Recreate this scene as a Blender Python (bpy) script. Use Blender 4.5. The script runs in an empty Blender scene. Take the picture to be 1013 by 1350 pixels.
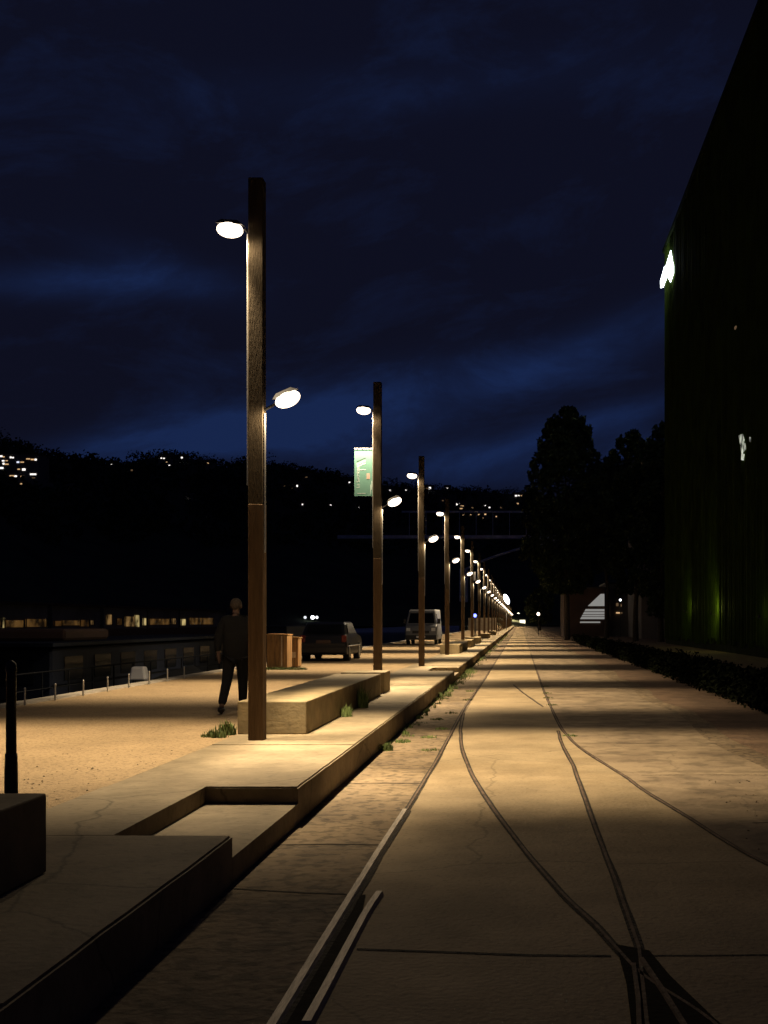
import bpy, bmesh, math, random
from mathutils import Vector, Matrix, noise
R = math.radians
SC = bpy.context.scene
COL = SC.collection
random.seed(7)

# ------------------------------------------------------------------ camera, sky, exposure
F = 1500.0; VX, VY = 686.0, 820.0; H = 1.65        # focal length in px of a 1013x1350 frame, vanishing point, eye height
cam = bpy.data.objects.new('camera', bpy.data.cameras.new('camera')); COL.objects.link(cam)
cam.location = (0, 0, H); cam.rotation_euler = (R(90), 0, 0)
cam.data.sensor_fit = 'VERTICAL'; cam.data.sensor_height = 36; cam.data.lens = 36 * F / 1350
cam.data.shift_x = -(VX - 506.5) / 1350; cam.data.shift_y = (VY - 675) / 1350
cam.data.clip_end = 6000; cam.data.clip_start = .05
SC.camera = cam
SC.view_settings.view_transform = 'Standard'; SC.view_settings.look = 'None'
SC.view_settings.exposure = 0; SC.view_settings.gamma = 1
SC.cycles.max_bounces = 5; SC.cycles.diffuse_bounces = 2; SC.cycles.glossy_bounces = 2
SC.cycles.sample_clamp_indirect = 2.0

W = bpy.data.worlds.new('World'); SC.world = W; W.use_nodes = True
wt = W.node_tree; wn = wt.nodes; wl = wt.links
def wm(op, a, b=None, c=None):
    n = wn.new('ShaderNodeMath'); n.operation = op
    for i, v in enumerate((a, b, c)):
        if v is None: continue
        if isinstance(v, (int, float)): n.inputs[i].default_value = v
        else: wl.new(v, n.inputs[i])
    return n.outputs[0]
sky = wn.new('ShaderNodeTexSky'); sky.sky_type = 'NISHITA'; sky.sun_disc = False
sky.sun_elevation = R(-3.5); sky.sun_rotation = R(200); sky.ozone_density = 6; sky.dust_density = 0.3
tc = wn.new('ShaderNodeTexCoord'); sx = wn.new('ShaderNodeSeparateXYZ'); wl.new(tc.outputs['Generated'], sx.inputs[0])
az = wm('ARCTAN2', sx.outputs[0], sx.outputs[1]); el = wm('ARCSINE', sx.outputs[2])
cb = wn.new('ShaderNodeCombineXYZ'); wl.new(wm('MULTIPLY', az, 6.0), cb.inputs[0])
# cloud bands run slightly uphill to the right
wl.new(wm('MULTIPLY', wm('SUBTRACT', el, wm('MULTIPLY', az, .16)), 14.0), cb.inputs[1])
nz = wn.new('ShaderNodeTexNoise'); nz.inputs['Scale'].default_value = 1.0; nz.inputs['Detail'].default_value = 9; nz.inputs['Roughness'].default_value = .66; nz.inputs['Distortion'].default_value = .4
wl.new(cb.outputs[0], nz.inputs['Vector'])
nzc = wm('SUBTRACT', nz.outputs[0], .5)
def gap(px, py, rx, ry, slope, amp):
    """a rift in the cloud deck: soft ellipse in azimuth/elevation"""
    a0 = math.atan((px - VX) / F); e0 = math.atan((VY - py) / F * math.cos(a0))
    da = wm('SUBTRACT', az, a0); de = wm('SUBTRACT', wm('SUBTRACT', el, e0), wm('MULTIPLY', da, slope))
    q = wm('ADD', wm('POWER', wm('ABSOLUTE', wm('DIVIDE', da, rx)), 2.0), wm('POWER', wm('ABSOLUTE', wm('DIVIDE', de, ry)), 2.0))
    return wm('MULTIPLY', wm('EXPONENT', wm('MULTIPLY', q, -1.0)), amp)
tot = None
for g in [(250, 580, .12, .017, .22, 1.25), (430, 560, .09, .026, .1, .75), (120, 372, .08, .012, .1, .7), (220, 360, .06, .016, -.2, .3),
          (640, 610, .10, .022, .05, .5), (770, 560, .09, .012, .25, .75), (800, 450, .12, .018, .35, .5), (620, 500, .12, .022, .1, .4),
          (520, 120, .25, .02, .1, .15), (840, 590, .04, .02, .0, .6)]:
    v = gap(*g); tot = v if tot is None else wm('ADD', tot, v)
fac = wm('MULTIPLY', tot, wm('ADD', 1.0, wm('MULTIPLY', nzc, 3.4)))
fac = wm('ADD', fac, wm('MULTIPLY', wm('MAXIMUM', nzc, 0.0), 1.3)); fac = wm('MINIMUM', wm('MAXIMUM', fac, 0.0), 1.3)
mixc = wn.new('ShaderNodeMix'); mixc.data_type = 'RGBA'; wl.new(fac, mixc.inputs['Factor'])
mixc.clamp_factor = True
mixc.inputs[6].default_value = (.045, .053, .142, 1)      # cloud
mixc.inputs[7].default_value = (.09, .205, .76, 1)       # clear dusk sky
skm = wn.new('ShaderNodeMix'); skm.data_type = 'RGBA'; skm.blend_type = 'ADD'; skm.inputs['Factor'].default_value = .3
wl.new(mixc.outputs[2], skm.inputs[6]); wl.new(sky.outputs[0], skm.inputs[7])
bg = wn['Background']; wl.new(skm.outputs[2], bg.inputs[0]); bg.inputs[1].default_value = .092

# ------------------------------------------------------------------ helpers
def G(px, py, z=0.0):
    """pixel of the photograph -> point on the horizontal plane at height z"""
    Y = F * (H - z) / (py - VY); return (px - VX) * Y / F, Y
def PX(px, Y): return (px - VX) * Y / F
def PZ(py, Y): return H + (VY - py) * Y / F

class MB:
    def __init__(s): s.bm = bmesh.new()
    def box(s, x0, x1, y0, y1, z0, z1, mat=None):
        vs = [Vector((x, y, z)) for x in (x0, x1) for y in (y0, y1) for z in (z0, z1)]
        if mat: vs = [mat @ v for v in vs]
        v = [s.bm.verts.new(p) for p in vs]
        for f in ((0,1,3,2),(4,6,7,5),(0,4,5,1),(2,3,7,6),(0,2,6,4),(1,5,7,3)): s.bm.faces.new([v[i] for i in f])
        return s
    def tube(s, p0, p1, r0, r1=None, n=10, cap=True):
        r1 = r0 if r1 is None else r1; p0 = Vector(p0); p1 = Vector(p1); d = (p1 - p0).normalized()
        a = d.orthogonal().normalized(); b = d.cross(a); A = []; B = []
        for i in range(n):
            t = 2 * math.pi * i / n; o = a * math.cos(t) + b * math.sin(t)
            A.append(s.bm.verts.new(p0 + o * r0)); B.append(s.bm.verts.new(p1 + o * r1))
        for i in range(n): s.bm.faces.new((A[i], A[(i+1) % n], B[(i+1) % n], B[i]))
        if cap: s.bm.faces.new(A[::-1]); s.bm.faces.new(B)
        return s
    def poly(s, pts):
        s.bm.faces.new([s.bm.verts.new(p) for p in pts]); return s
    def prism(s, pts, d):
        """closed outline pts (3-D) extruded by vector d"""
        d = Vector(d); a = [s.bm.verts.new(p) for p in pts]; b = [s.bm.verts.new(Vector(p) + d) for p in pts]; n = len(pts)
        s.bm.faces.new(a[::-1]); s.bm.faces.new(b)
        for i in range(n): s.bm.faces.new((a[i], a[(i+1) % n], b[(i+1) % n], b[i]))
        return s
    def ball(s, c, r, seg=12, sc=(1,1,1)):
        M = Matrix.Translation(c) @ Matrix.Diagonal((r*sc[0], r*sc[1], r*sc[2], 1))
        bmesh.ops.create_uvsphere(s.bm, u_segments=seg, v_segments=max(6, seg//2+1), radius=1, matrix=M); return s
    def lathe(s, prof, c=(0,0,0), n=16):
        rings = [[s.bm.verts.new((c[0]+r*math.cos(2*math.pi*i/n), c[1]+r*math.sin(2*math.pi*i/n), c[2]+z)) for i in range(n)] for r, z in prof]
        for A, B in zip(rings, rings[1:]):
            for i in range(n): s.bm.faces.new((A[i], A[(i+1)%n], B[(i+1)%n], B[i]))
        s.bm.faces.new(rings[0][::-1]); s.bm.faces.new(rings[-1]); return s
    def bevel(s, w, seg=2):
        bmesh.ops.bevel(s.bm, geom=list(s.bm.edges), offset=w, segments=seg, affect='EDGES', profile=.5); return s
    def rough(s, amp, scale=1.0):
        for v in s.bm.verts: v.co += noise.noise_vector(v.co * scale) * amp
        return s
    def build(s, name, mat, parent=None, smooth=False):
        bmesh.ops.recalc_face_normals(s.bm, faces=s.bm.faces)
        me = bpy.data.meshes.new(name); s.bm.to_mesh(me); s.bm.free()
        for m in (mat if isinstance(mat, (list, tuple)) else [mat]): me.materials.append(m)
        if smooth: me.polygons.foreach_set('use_smooth', [True] * len(me.polygons))
        o = bpy.data.objects.new(name, me); COL.objects.link(o)
        if parent: o.parent = parent
        return o
def tag(o, label=None, cat=None, group=None, kind=None):
    for k, v in (('label', label), ('category', cat), ('group', group), ('kind', kind)):
        if v: o[k] = v
    return o
def thing(name, label, cat, loc=(0,0,0), rz=0, group=None):
    o = bpy.data.objects.new(name, None); COL.objects.link(o); o.location = loc; o.rotation_euler = (0, 0, rz)
    return tag(o, label, cat, group)
def kids(o): return [c for c in bpy.data.objects if c.parent == o]
def copy_tree(o, parent=None, tree=None):
    c = o.copy(); COL.objects.link(c)
    if parent: c.parent = parent
    for ch in kids(o): copy_tree(ch, c)
    return c

def mat(name, col, rough=.8, metal=0, spec=.3, var=.0, scale=4, detail=6, col2=None, bump=0, bscale=30, stretch=None, speck=None):
    m = bpy.data.materials.new(name); m.use_nodes = True; nt = m.node_tree; N = nt.nodes; L = nt.links; b = N['Principled BSDF']
    b.inputs['Base Color'].default_value = (*col, 1); b.inputs['Roughness'].default_value = rough
    b.inputs['Metallic'].default_value = metal; b.inputs['Specular IOR Level'].default_value = spec
    tcn = N.new('ShaderNodeTexCoord'); vec = tcn.outputs['Object']
    if stretch:
        mp = N.new('ShaderNodeMapping'); mp.inputs['Scale'].default_value = stretch; L.new(vec, mp.inputs[0]); vec = mp.outputs[0]
    if var or col2:
        n = N.new('ShaderNodeTexNoise'); n.inputs['Scale'].default_value = scale; n.inputs['Detail'].default_value = detail; n.inputs['Roughness'].default_value = .62
        L.new(vec, n.inputs['Vector'])
        r = N.new('ShaderNodeValToRGB'); c2 = col2 or tuple(c * (1 - var) for c in col); c1 = col if col2 else tuple(min(1, c * (1 + var)) for c in col)
        r.color_ramp.elements[0].position = .36; r.color_ramp.elements[1].position = .64
        r.color_ramp.elements[0].color = (*c2, 1); r.color_ramp.elements[1].color = (*c1, 1)
        L.new(n.outputs[0], r.inputs[0]); out = r.outputs[0]
        if speck:
            n2 = N.new('ShaderNodeTexNoise'); n2.inputs['Scale'].default_value = speck[0]; n2.inputs['Detail'].default_value = 3; L.new(vec, n2.inputs['Vector'])
            r2 = N.new('ShaderNodeValToRGB'); r2.color_ramp.elements[0].position = speck[1]; r2.color_ramp.elements[1].position = speck[1] + .1
            k = speck[2]; r2.color_ramp.elements[0].color = (k, k, k, 1); r2.color_ramp.elements[1].color = (1, 1, 1, 1); L.new(n2.outputs[0], r2.inputs[0])
            mx = N.new('ShaderNodeMix'); mx.data_type = 'RGBA'; mx.blend_type = 'MULTIPLY'; mx.inputs['Factor'].default_value = 1
            L.new(out, mx.inputs[6]); L.new(r2.outputs[0], mx.inputs[7]); out = mx.outputs[2]
        L.new(out, b.inputs['Base Color'])
    if bump:
        n3 = N.new('ShaderNodeTexNoise'); n3.inputs['Scale'].default_value = bscale; n3.inputs['Detail'].default_value = 5; L.new(vec, n3.inputs['Vector'])
        bp = N.new('ShaderNodeBump'); bp.inputs['Strength'].default_value = bump; bp.inputs['Distance'].default_value = .02
        L.new(n3.outputs[0], bp.inputs['Height']); L.new(bp.outputs[0], b.inputs['Normal'])
    return m
def glow(name, col, s, mottle=0):
    m = bpy.data.materials.new(name); m.use_nodes = True; b = m.node_tree.nodes['Principled BSDF']
    b.inputs['Base Color'].default_value = (.02, .02, .02, 1); b.inputs['Emission Color'].default_value = (*col, 1); b.inputs['Emission Strength'].default_value = s
    m.cycles.emission_sampling = 'NONE'
    if mottle:      # curtains, furniture and people behind the pane
        N = m.node_tree.nodes; L = m.node_tree.links; tcn = N.new('ShaderNodeTexCoord'); n = N.new('ShaderNodeTexNoise'); n.inputs['Scale'].default_value = mottle; n.inputs['Detail'].default_value = 3
        L.new(tcn.outputs['Object'], n.inputs['Vector']); r = N.new('ShaderNodeMapRange'); L.new(n.outputs[0], r.inputs[0]); r.inputs[1].default_value = .36; r.inputs[2].default_value = .66; r.inputs[3].default_value = s*.08; r.inputs[4].default_value = s*1.7
        L.new(r.outputs[0], b.inputs['Emission Strength'])
    return m

M = {}
M['slab'] = mat('track concrete', (.31, .235, .138), .85, var=.16, scale=1.3, bump=.35, bscale=28, speck=(22, .33, .8))
def add_cracks(m, scale, width, dark, stain=.75):
    nt = m.node_tree; N = nt.nodes; L = nt.links; b = N['Principled BSDF']; src = b.inputs['Base Color'].links[0].from_socket
    tcn = N.new('ShaderNodeTexCoord'); n = N.new('ShaderNodeTexNoise'); n.inputs['Scale'].default_value = 2.2; n.inputs['Detail'].default_value = 6; L.new(tcn.outputs['Object'], n.inputs['Vector'])
    mx = N.new('ShaderNodeMix'); mx.data_type = 'VECTOR'; mx.inputs['Factor'].default_value = .22; L.new(tcn.outputs['Object'], mx.inputs[4]); L.new(n.outputs['Color'], mx.inputs[5])
    v = N.new('ShaderNodeTexVoronoi'); v.feature = 'DISTANCE_TO_EDGE'; v.inputs['Scale'].default_value = scale; L.new(mx.outputs[1], v.inputs['Vector'])
    r = N.new('ShaderNodeValToRGB'); r.color_ramp.elements[0].position = 0; r.color_ramp.elements[1].position = width; r.color_ramp.elements[0].color = (dark, dark, dark, 1); r.color_ramp.elements[1].color = (1, 1, 1, 1); L.new(v.outputs['Distance'], r.inputs[0])
    n2 = N.new('ShaderNodeTexNoise'); n2.inputs['Scale'].default_value = .45; n2.inputs['Detail'].default_value = 7; n2.inputs['Roughness'].default_value = .7; L.new(tcn.outputs['Object'], n2.inputs['Vector'])
    r2 = N.new('ShaderNodeValToRGB'); r2.color_ramp.elements[0].position = .38; r2.color_ramp.elements[1].position = .56; r2.color_ramp.elements[0].color = (stain, stain*.97, stain*.92, 1); r2.color_ramp.elements[1].color = (1, 1, 1, 1); L.new(n2.outputs[0], r2.inputs[0])
    for k in (r, r2):
        q = N.new('ShaderNodeMix'); q.data_type = 'RGBA'; q.blend_type = 'MULTIPLY'; q.inputs['Factor'].default_value = 1; L.new(src, q.inputs[6]); L.new(k.outputs[0], q.inputs[7]); src = q.outputs[2]
    L.new(src, b.inputs['Base Color'])
M['base'] = mat('worn paving', (.28, .205, .122), .9, col2=(.17, .125, .08), scale=1.1, detail=9, bump=.8, bscale=14, speck=(9, .40, .55))
M['old'] = mat('old cobbled concrete', (.29, .22, .138), .88, col2=(.20, .15, .10), scale=.9, detail=9, bump=.5, bscale=14, speck=(3, .40, .7))
M['dirt'] = mat('red earth verge', (.15, .095, .058), .95, var=.3, scale=2, bump=1, bscale=12)
M['gravel'] = mat('sand gravel', (.31, .22, .122), .92, var=.12, scale=1.0, detail=8, bump=.9, bscale=36, speck=(26, .36, .62))
M['platform'] = mat('platform concrete', (.24, .19, .118), .82, var=.13, scale=1.8, bump=.25, bscale=22, speck=(14, .34, .82))
M['bench'] = mat('cast concrete', (.20, .155, .085), .8, var=.2, scale=3.5, bump=.3, bscale=18)
M['groove'] = mat('dirt filled groove', (.055, .043, .03), .95, col2=(.022, .018, .014), scale=5, detail=8, bump=1, bscale=30)
M['frog'] = mat('oily crossing bed', (.014, .011, .008), .95, spec=.05, var=.35, scale=3, bump=.25)
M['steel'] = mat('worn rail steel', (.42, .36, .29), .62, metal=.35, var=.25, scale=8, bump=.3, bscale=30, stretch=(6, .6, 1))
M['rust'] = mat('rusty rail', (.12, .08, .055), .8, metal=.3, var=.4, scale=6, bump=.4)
M['pole'] = mat('weathered brown pole timber', (.050, .038, .025), .9, spec=.05, var=.12, scale=4, bump=.35, bscale=20, stretch=(6, 6, .5))
M['pole2'] = mat('lower brown pole sleeve', (.085, .056, .034), .9, spec=.05, var=.14, scale=4, bump=.35, bscale=20, stretch=(6, 6, .5))
M['metal'] = mat('galvanised steel', (.45, .44, .42), .35, metal=.8, var=.1)
M['dark'] = mat('dark painted metal', (.03, .03, .032), .5, metal=.3)
M['black'] = mat('black cast iron', (.012, .011, .011), .55, spec=.4, var=.3, scale=30, bump=.2)
M['water'] = mat('river water', (.004, .007, .012), .12, spec=.5, bump=.5, bscale=2.2)
M['wood'] = mat('hill woods', (.035, .042, .022), 1, var=.4, scale=.05)
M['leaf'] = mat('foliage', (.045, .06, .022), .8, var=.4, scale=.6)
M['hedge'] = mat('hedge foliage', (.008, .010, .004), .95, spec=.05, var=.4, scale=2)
M['grass'] = mat('grass blades', (.085, .115, .032), .8, var=.4, scale=6)
M['bark'] = mat('bark', (.05, .038, .028), .95, var=.4, scale=6, bump=1)
M['green'] = mat('green perforated cladding', (.036, .060, .006), .8, var=.3, scale=.5, spec=.1)
M['green2'] = mat('dark green wall', (.012, .018, .006), .9, var=.3, scale=.5, spec=.05)
add_cracks(M['slab'], .28, .003, .68, .80); add_cracks(M['base'], .7, .007, .55, .62); add_cracks(M['old'], .7, .005, .7, .74); add_cracks(M['platform'], .35, .004, .5, .74); add_cracks(M['bench'], .2, .002, .8, .7)
M['glass'] = mat('dark glass', (.004, .005, .007), .25, spec=.15)
M['cloth'] = mat('black jacket cloth', (.005, .005, .006), .9, var=.3, scale=12)
M['trouser'] = mat('dark trousers', (.007, .007, .009), .9, var=.3, scale=12)
M['skin'] = mat('skin', (.09, .052, .04), .6)
M['hair'] = mat('short grey brown hair', (.05, .038, .03), .9, var=.4, scale=60)
M['carpaint'] = mat('dark silver car paint', (.025, .027, .033), .3, metal=.6, spec=.5)
M['vanpaint'] = mat('white van paint', (.13, .135, .15), .35, spec=.5)
M['red'] = mat('red lens', (.12, .01, .008), .25, spec=.6)
M['clear'] = mat('clear lens', (.7, .7, .7), .15, spec=.8)
M['rubber'] = mat('rubber', (.015, .015, .015), .8)
M['cabinet'] = mat('rust brown cabinet', (.22, .125, .05), .65, var=.35, scale=3, stretch=(5, 5, .6), bump=.3)
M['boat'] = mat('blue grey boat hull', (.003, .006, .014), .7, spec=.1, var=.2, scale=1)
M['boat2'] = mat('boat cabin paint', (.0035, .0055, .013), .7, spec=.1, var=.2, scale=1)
M['white'] = mat('white gelcoat', (.75, .75, .78), .4)
M['stone'] = mat('quay stone', (.25, .22, .18), .9, var=.3, scale=1, bump=.5)
M['wall'] = mat('hill house render', (.20, .18, .16), .9, var=.2, scale=.2)
M['roof'] = mat('hill house roof', (.08, .05, .04), .9, var=.2, scale=.4)
M['bridge'] = mat('grey bridge paint', (.75, .76, .78), .7, var=.2, scale=.3)
M['fend'] = mat('dirty fender', (.3, .28, .26), .6)
M['hull'] = mat('black hull', (.004, .0045, .006), .8, spec=.05)
M['lens'] = glow('lamp diffuser glow', (1, .80, .60), 4.5)
M['lensfar'] = M['lens']

# ------------------------------------------------------------------ street lamp optics (light thrown as a band across the quay)
def lamp_light(name, energy, col, y0, y1, soft, xdir, xr, back, pw):
    """y0,y1: band limits along the quay as tangents; xdir: side it throws to; xr reach tangent; back: cut behind"""
    l = bpy.data.lights.new(name, 'POINT'); l.energy = energy; l.color = col; l.shadow_soft_size = .07; l.use_nodes = True
    nt = l.node_tree; N = nt.nodes; L = nt.links; e = N['Emission']
    def m(op, a, b=None, c=None):
        n = N.new('ShaderNodeMath'); n.operation = op
        for i, v in enumerate((a, b, c)):
            if v is None: continue
            if isinstance(v, (int, float)): n.inputs[i].default_value = v
            else: L.new(v, n.inputs[i])
        return n.outputs[0]
    def sst(v, a, b):
        n = N.new('ShaderNodeMapRange'); n.interpolation_type = 'SMOOTHSTEP'; L.new(v, n.inputs[0]); n.inputs[1].default_value = a; n.inputs[2].default_value = b
        return n.outputs[0]
    g = N.new('ShaderNodeNewGeometry'); s = N.new('ShaderNodeSeparateXYZ'); L.new(g.outputs['Normal'], s.inputs[0])
    dz = m('MAXIMUM', m('MULTIPLY', s.outputs[2], -1.0), .02)
    ty = m('DIVIDE', s.outputs[1], dz); tx = m('MULTIPLY', m('DIVIDE', s.outputs[0], dz), xdir)
    wy = m('MULTIPLY', sst(ty, y0 - soft*1.9, y0 + soft*1.1), m('SUBTRACT', 1.0, sst(ty, y1 - soft, y1 + soft)))
    wx = m('MULTIPLY', sst(tx, back[0], back[1]), m('EXPONENT', m('MULTIPLY', m('POWER', m('DIVIDE', m('MAXIMUM', tx, 0.0), xr), pw), -1.0)))
    q = m('ADD', 1.0, m('ADD', m('MULTIPLY', tx, tx), m('MULTIPLY', ty, ty)))
    bat = m('MINIMUM', m('POWER', q, 1.25), 9.0)
    core = m('MULTIPLY', m('MULTIPLY', wy, wx), bat)
    down = sst(s.outputs[2], .25, -.45)           # soft spill below the horizontal
    spill = m('MULTIPLY', down, .058)
    L.new(m('ADD', core, spill), e.inputs['Strength'])
    return l
WARM = (1.0, .78, .49)
L_UP = lamp_light('upper lamp light', 3000, WARM, -.62, .40, .24, -1, 1.22, (-.55, -.1), 5.0)
L_LO = lamp_light('lower lamp light', 1800, WARM, -.46, 1.02, .26, 1, 1.5, (-.14, .02), 4.0)

# ------------------------------------------------------------------ setting
PL = .305
def sheet(name, x0, x1, y0, y1, z, m, nx=1, ny=1):
    b = MB(); 
    xs = [x0 + (x1-x0)*i/nx for i in range(nx+1)]; ys = [y0 + (y1-y0)*i/ny for i in range(ny+1)]
    V = [[b.bm.verts.new((x, y, z)) for x in xs] for y in ys]
    for j in range(ny):
        for i in range(nx): b.bm.faces.new((V[j][i], V[j][i+1], V[j+1][i+1], V[j+1][i]))
    return tag(b.build(name, m), kind='structure')
sheet('ground', -1.9, 1500, -40, 3000, 0, M['base'])
sheet('river', -1500, -8.0, -60, 3000, -1.15, M['water'])
b = MB(); b.box(-8.1, -3.402, -20, 1200, -3, PL - .01); tag(b.build('esplanade', M['gravel']), kind='structure')
b = MB(); b.box(-8.42, -8.102, -20, 1200, -3, PL + .02); tag(b.build('quay_edge', M['stone']), kind='structure')
# far bank
b = MB(); b.box(-900, -75, -60, 2500, -3, .4); tag(b.build('far_bank', M['dirt']), kind='structure')

# track slab between the rails: widening to the right where the tracks diverge
dp = [(2.75, 4.2), (2.1, 6.1), (1.68, 7.71), (1.53, 8.6), (1.414, 9.56), (1.206, 11.1), (1.12, 12.07), (.97, 13.2), (.81, 14.6), (.715, 15.8), (.636, 17.7), (.597, 21.3), (.572, 25.2), (.557, 33.4), (.55, 60), (.55, 600)]
dp = [(4.2, 1.0)] + dp
def catmull(pts, n=6):
    out = []
    for i in range(len(pts) - 1):
        p0 = Vector(pts[max(0, i-1)]); p1 = Vector(pts[i]); p2 = Vector(pts[i+1]); p3 = Vector(pts[min(len(pts)-1, i+2)])
        for k in range(n):
            t = k / n; out.append(.5 * ((2*p1) + (p2-p0)*t + (2*p0-5*p1+4*p2-p3)*t*t + (3*p1-p0-3*p2+p3)*t**3))
    out.append(Vector(pts[-1])); return out
edge = catmull(dp[:-2], 4) + [Vector(p) for p in dp[-2:]]
b = MB(); prev = None
for p in edge:
    a = b.bm.verts.new((-1.0, p[1], .004)); c = b.bm.verts.new((p[0], p[1], .004))
    if prev: b.bm.faces.new((prev[0], prev[1], c, a))
    prev = (a, c)
tag(b.build('track_slab', M['slab']), kind='structure')
b = MB(); prev = None       # old paving right of the track
for p in edge:
    a = b.bm.verts.new((p[0] + .03, p[1], .004)); c = b.bm.verts.new((max(2.72, p[0] + .1) + .10 * math.sin(p[1]*.7), p[1], .004))
    if prev: b.bm.faces.new((prev[0], prev[1], c, a))
    prev = (a, c)
tag(b.build('old_paving', M['old']), kind='structure')
b = MB(); prev = None
for i in range(160):
    y = 4 + i * 1.2; x = 3.05 + .1 * math.sin(y*.7) + .12 * noise.noise((y*.8, 0, 0))
    a = b.bm.verts.new((x, y, .006)); c = b.bm.verts.new((14, y, .006))
    if prev: b.bm.faces.new((prev[0], prev[1], c, a))
    prev = (a, c)
tag(b.build('earth_verge', M['dirt']), kind='structure')

# platform with two stepped notches
def seg(b, x0, x1, y0, y1, z): b.box(x0, x1, y0, y1, -.4, z)
N1 = (7.18, 9.30); N2 = (31.4, 33.6)
b = MB()
def slab_box(x0, x1, y0, y1, z):
    q = MB(); q.box(x0, x1, y0 + .002, y1 - .002, -.4, z); 
    bmesh.ops.subdivide_edges(q.bm, edges=[e for e in q.bm.edges if abs(e.verts[0].co.y-e.verts[1].co.y) > .5], cuts=9)
    bmesh.ops.bevel(q.bm, geom=[e for e in q.bm.edges if e.verts[0].co.z > z-.01 and e.verts[1].co.z > z-.01 and len(e.link_faces) == 2 and e.calc_face_angle() > 1], offset=.014, segments=2, affect='EDGES')
    for v in q.bm.verts:
        if v.co.z > z - .03: v.co.x += .006*noise.noise((v.co.y*2.1, v.co.x*4, 0)); v.co.z += .004*noise.noise((v.co.y*2.7, v.co.x*4, 5))
    me = bpy.data.meshes.new('tmp'); q.bm.to_mesh(me); q.bm.free(); b.bm.from_mesh(me); bpy.data.meshes.remove(me)
for y0, y1 in ((-12, N1[0]), (N1[1], N2[0]), (N2[1], 420)):
    yy = y0
    while yy < y1 - .01:
        ye = min(y1, yy + (3.2 if yy < 60 else 40))
        if y1 - ye < 1: ye = y1
        slab_box(-3.40, -1.815, yy, ye, PL + random.uniform(-.003, .002)); yy = ye
for n in (N1, N2):
    seg(b, -3.40, -2.566, n[0], n[1], PL); seg(b, -2.566, -1.815, n[0], n[1], .165)
tag(b.build('platform', M['platform']), kind='structure')
b = MB()                                       # slab joints across the track
def joint(pts, w, z=.0065):
    for (xa, ya), (xb, yb) in zip(pts, pts[1:]): b.poly([(xa, ya, z), (xb, yb, z), (xb, yb + w, z), (xa, ya + w, z)])
xs = [G(470, 1254), G(560, 1257), G(640, 1260), G(700, 1262), G(806, 1263)]
joint([(x, y) for x, y in xs], .032)
joint([G(858, 1262), G(930, 1262), G(1030, 1261)], .020)
joint([G(300, 1172), G(400, 1178), G(462, 1180)], .02, .003)
for y in (8.4, 11.6, 16.5, 19.8, 25.7, 33, 41): 
    joint([(-1.8, y), (-1.4, y+.03), (-1.02, y)], .022, .003)
for y in (9.3, 12.2, 15.4, 18.8, 24, 31):
    joint([(1.9 if y < 11 else 1.3, y), (2.1, y+.03), (2.7, y)], .022)
tag(b.build('slab_joints', M['groove']), kind='structure')

# ------------------------------------------------------------------ rails
def ribbon(b, pts, w, z, jit=0.0, t=0.0):
    """strip of width w along pts; with t it has thickness"""
    prev = None; n = len(pts)
    for i, p in enumerate(pts):
        q0 = Vector(pts[max(0, i-1)]); q1 = Vector(pts[min(n-1, i+1)]); d = (q1 - q0).normalized(); nn = Vector((d[1], -d[0]))
        wl_ = w/2 * (1 + jit * noise.noise((p[1]*1.3, w*9, 1))); wr = w/2 * (1 + jit * noise.noise((p[1]*1.3, w*9, 7)))
        l = Vector(p) - nn * wl_; r = Vector(p) + nn * wr
        if t:
            ring = [b.bm.verts.new((l[0], l[1], z-t)), b.bm.verts.new((l[0]+(r[0]-l[0])*.18, l[1]+(r[1]-l[1])*.18, z)), b.bm.verts.new((l[0]+(r[0]-l[0])*.82, l[1]+(r[1]-l[1])*.82, z)), b.bm.verts.new((r[0], r[1], z-t))]
        else: ring = [b.bm.verts.new((l[0], l[1], z)), b.bm.verts.new((r[0], r[1], z))]
        if prev:
            for k in range(len(ring) - 1): b.bm.faces.new((prev[k], prev[k+1], ring[k+1], ring[k]))
        elif t: b.bm.faces.new(ring)
        prev = ring
    if t: b.bm.faces.new(prev[::-1])
def dens(pts, step=.25):
    out = []
    for a, c in zip(pts, pts[1:]):
        a = Vector(a); c = Vector(c); k = max(1, int((c - a).length / step))
        if c[1] > 60: k = 2
        out += [a.lerp(c, i / k) for i in range(k)]
    return out + [Vector(pts[-1])]
def rail(name, label, pts, gw=.075, hw=.0, head=None, z=.009, jit=.3, hz=.02, off=0.0):
    t = thing(name, label, 'rail', group='rails set in the quay paving')
    p = dens(pts); b = MB(); ribbon(b, p, gw, z, jit); b.build('groove', M['groove'], t)
    if head:
        q = [Vector((v[0] + off, v[1])) for v in p]; b = MB(); ribbon(b, q, hw, hz, 0, .018); b.build('railhead', head, t)
    return t
A = [(-.993, 2.5), (-.995, 5), (-1.0, 8), (-.99, 11), (-.99, 14), (-1.02, 17), (-1.07, 22), (-1.02, 32), (-1.0, 60), (-1.0, 400)]
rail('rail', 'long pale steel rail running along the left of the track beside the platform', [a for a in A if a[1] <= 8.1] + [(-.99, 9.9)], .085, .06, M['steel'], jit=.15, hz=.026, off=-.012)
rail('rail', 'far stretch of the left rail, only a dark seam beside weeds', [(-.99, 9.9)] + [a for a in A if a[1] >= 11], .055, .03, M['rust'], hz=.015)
Bp = catmull([(.90, 4.0), (.79, 4.67), (.576, 5.27), (.48, 5.75), (.40, 6.2), (.25, 6.9), (.03, 8.2), (-.29, 10.4), (-.555, 12.6), (-.76, 14.9), (-.91, 17.4), (-1.02, 20.5)], 5)
rail('rail', 'curved rail crossing from the left rail down to the dark crossing at lower right', Bp, .055, .028, M['rust'], hz=.014)
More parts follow.
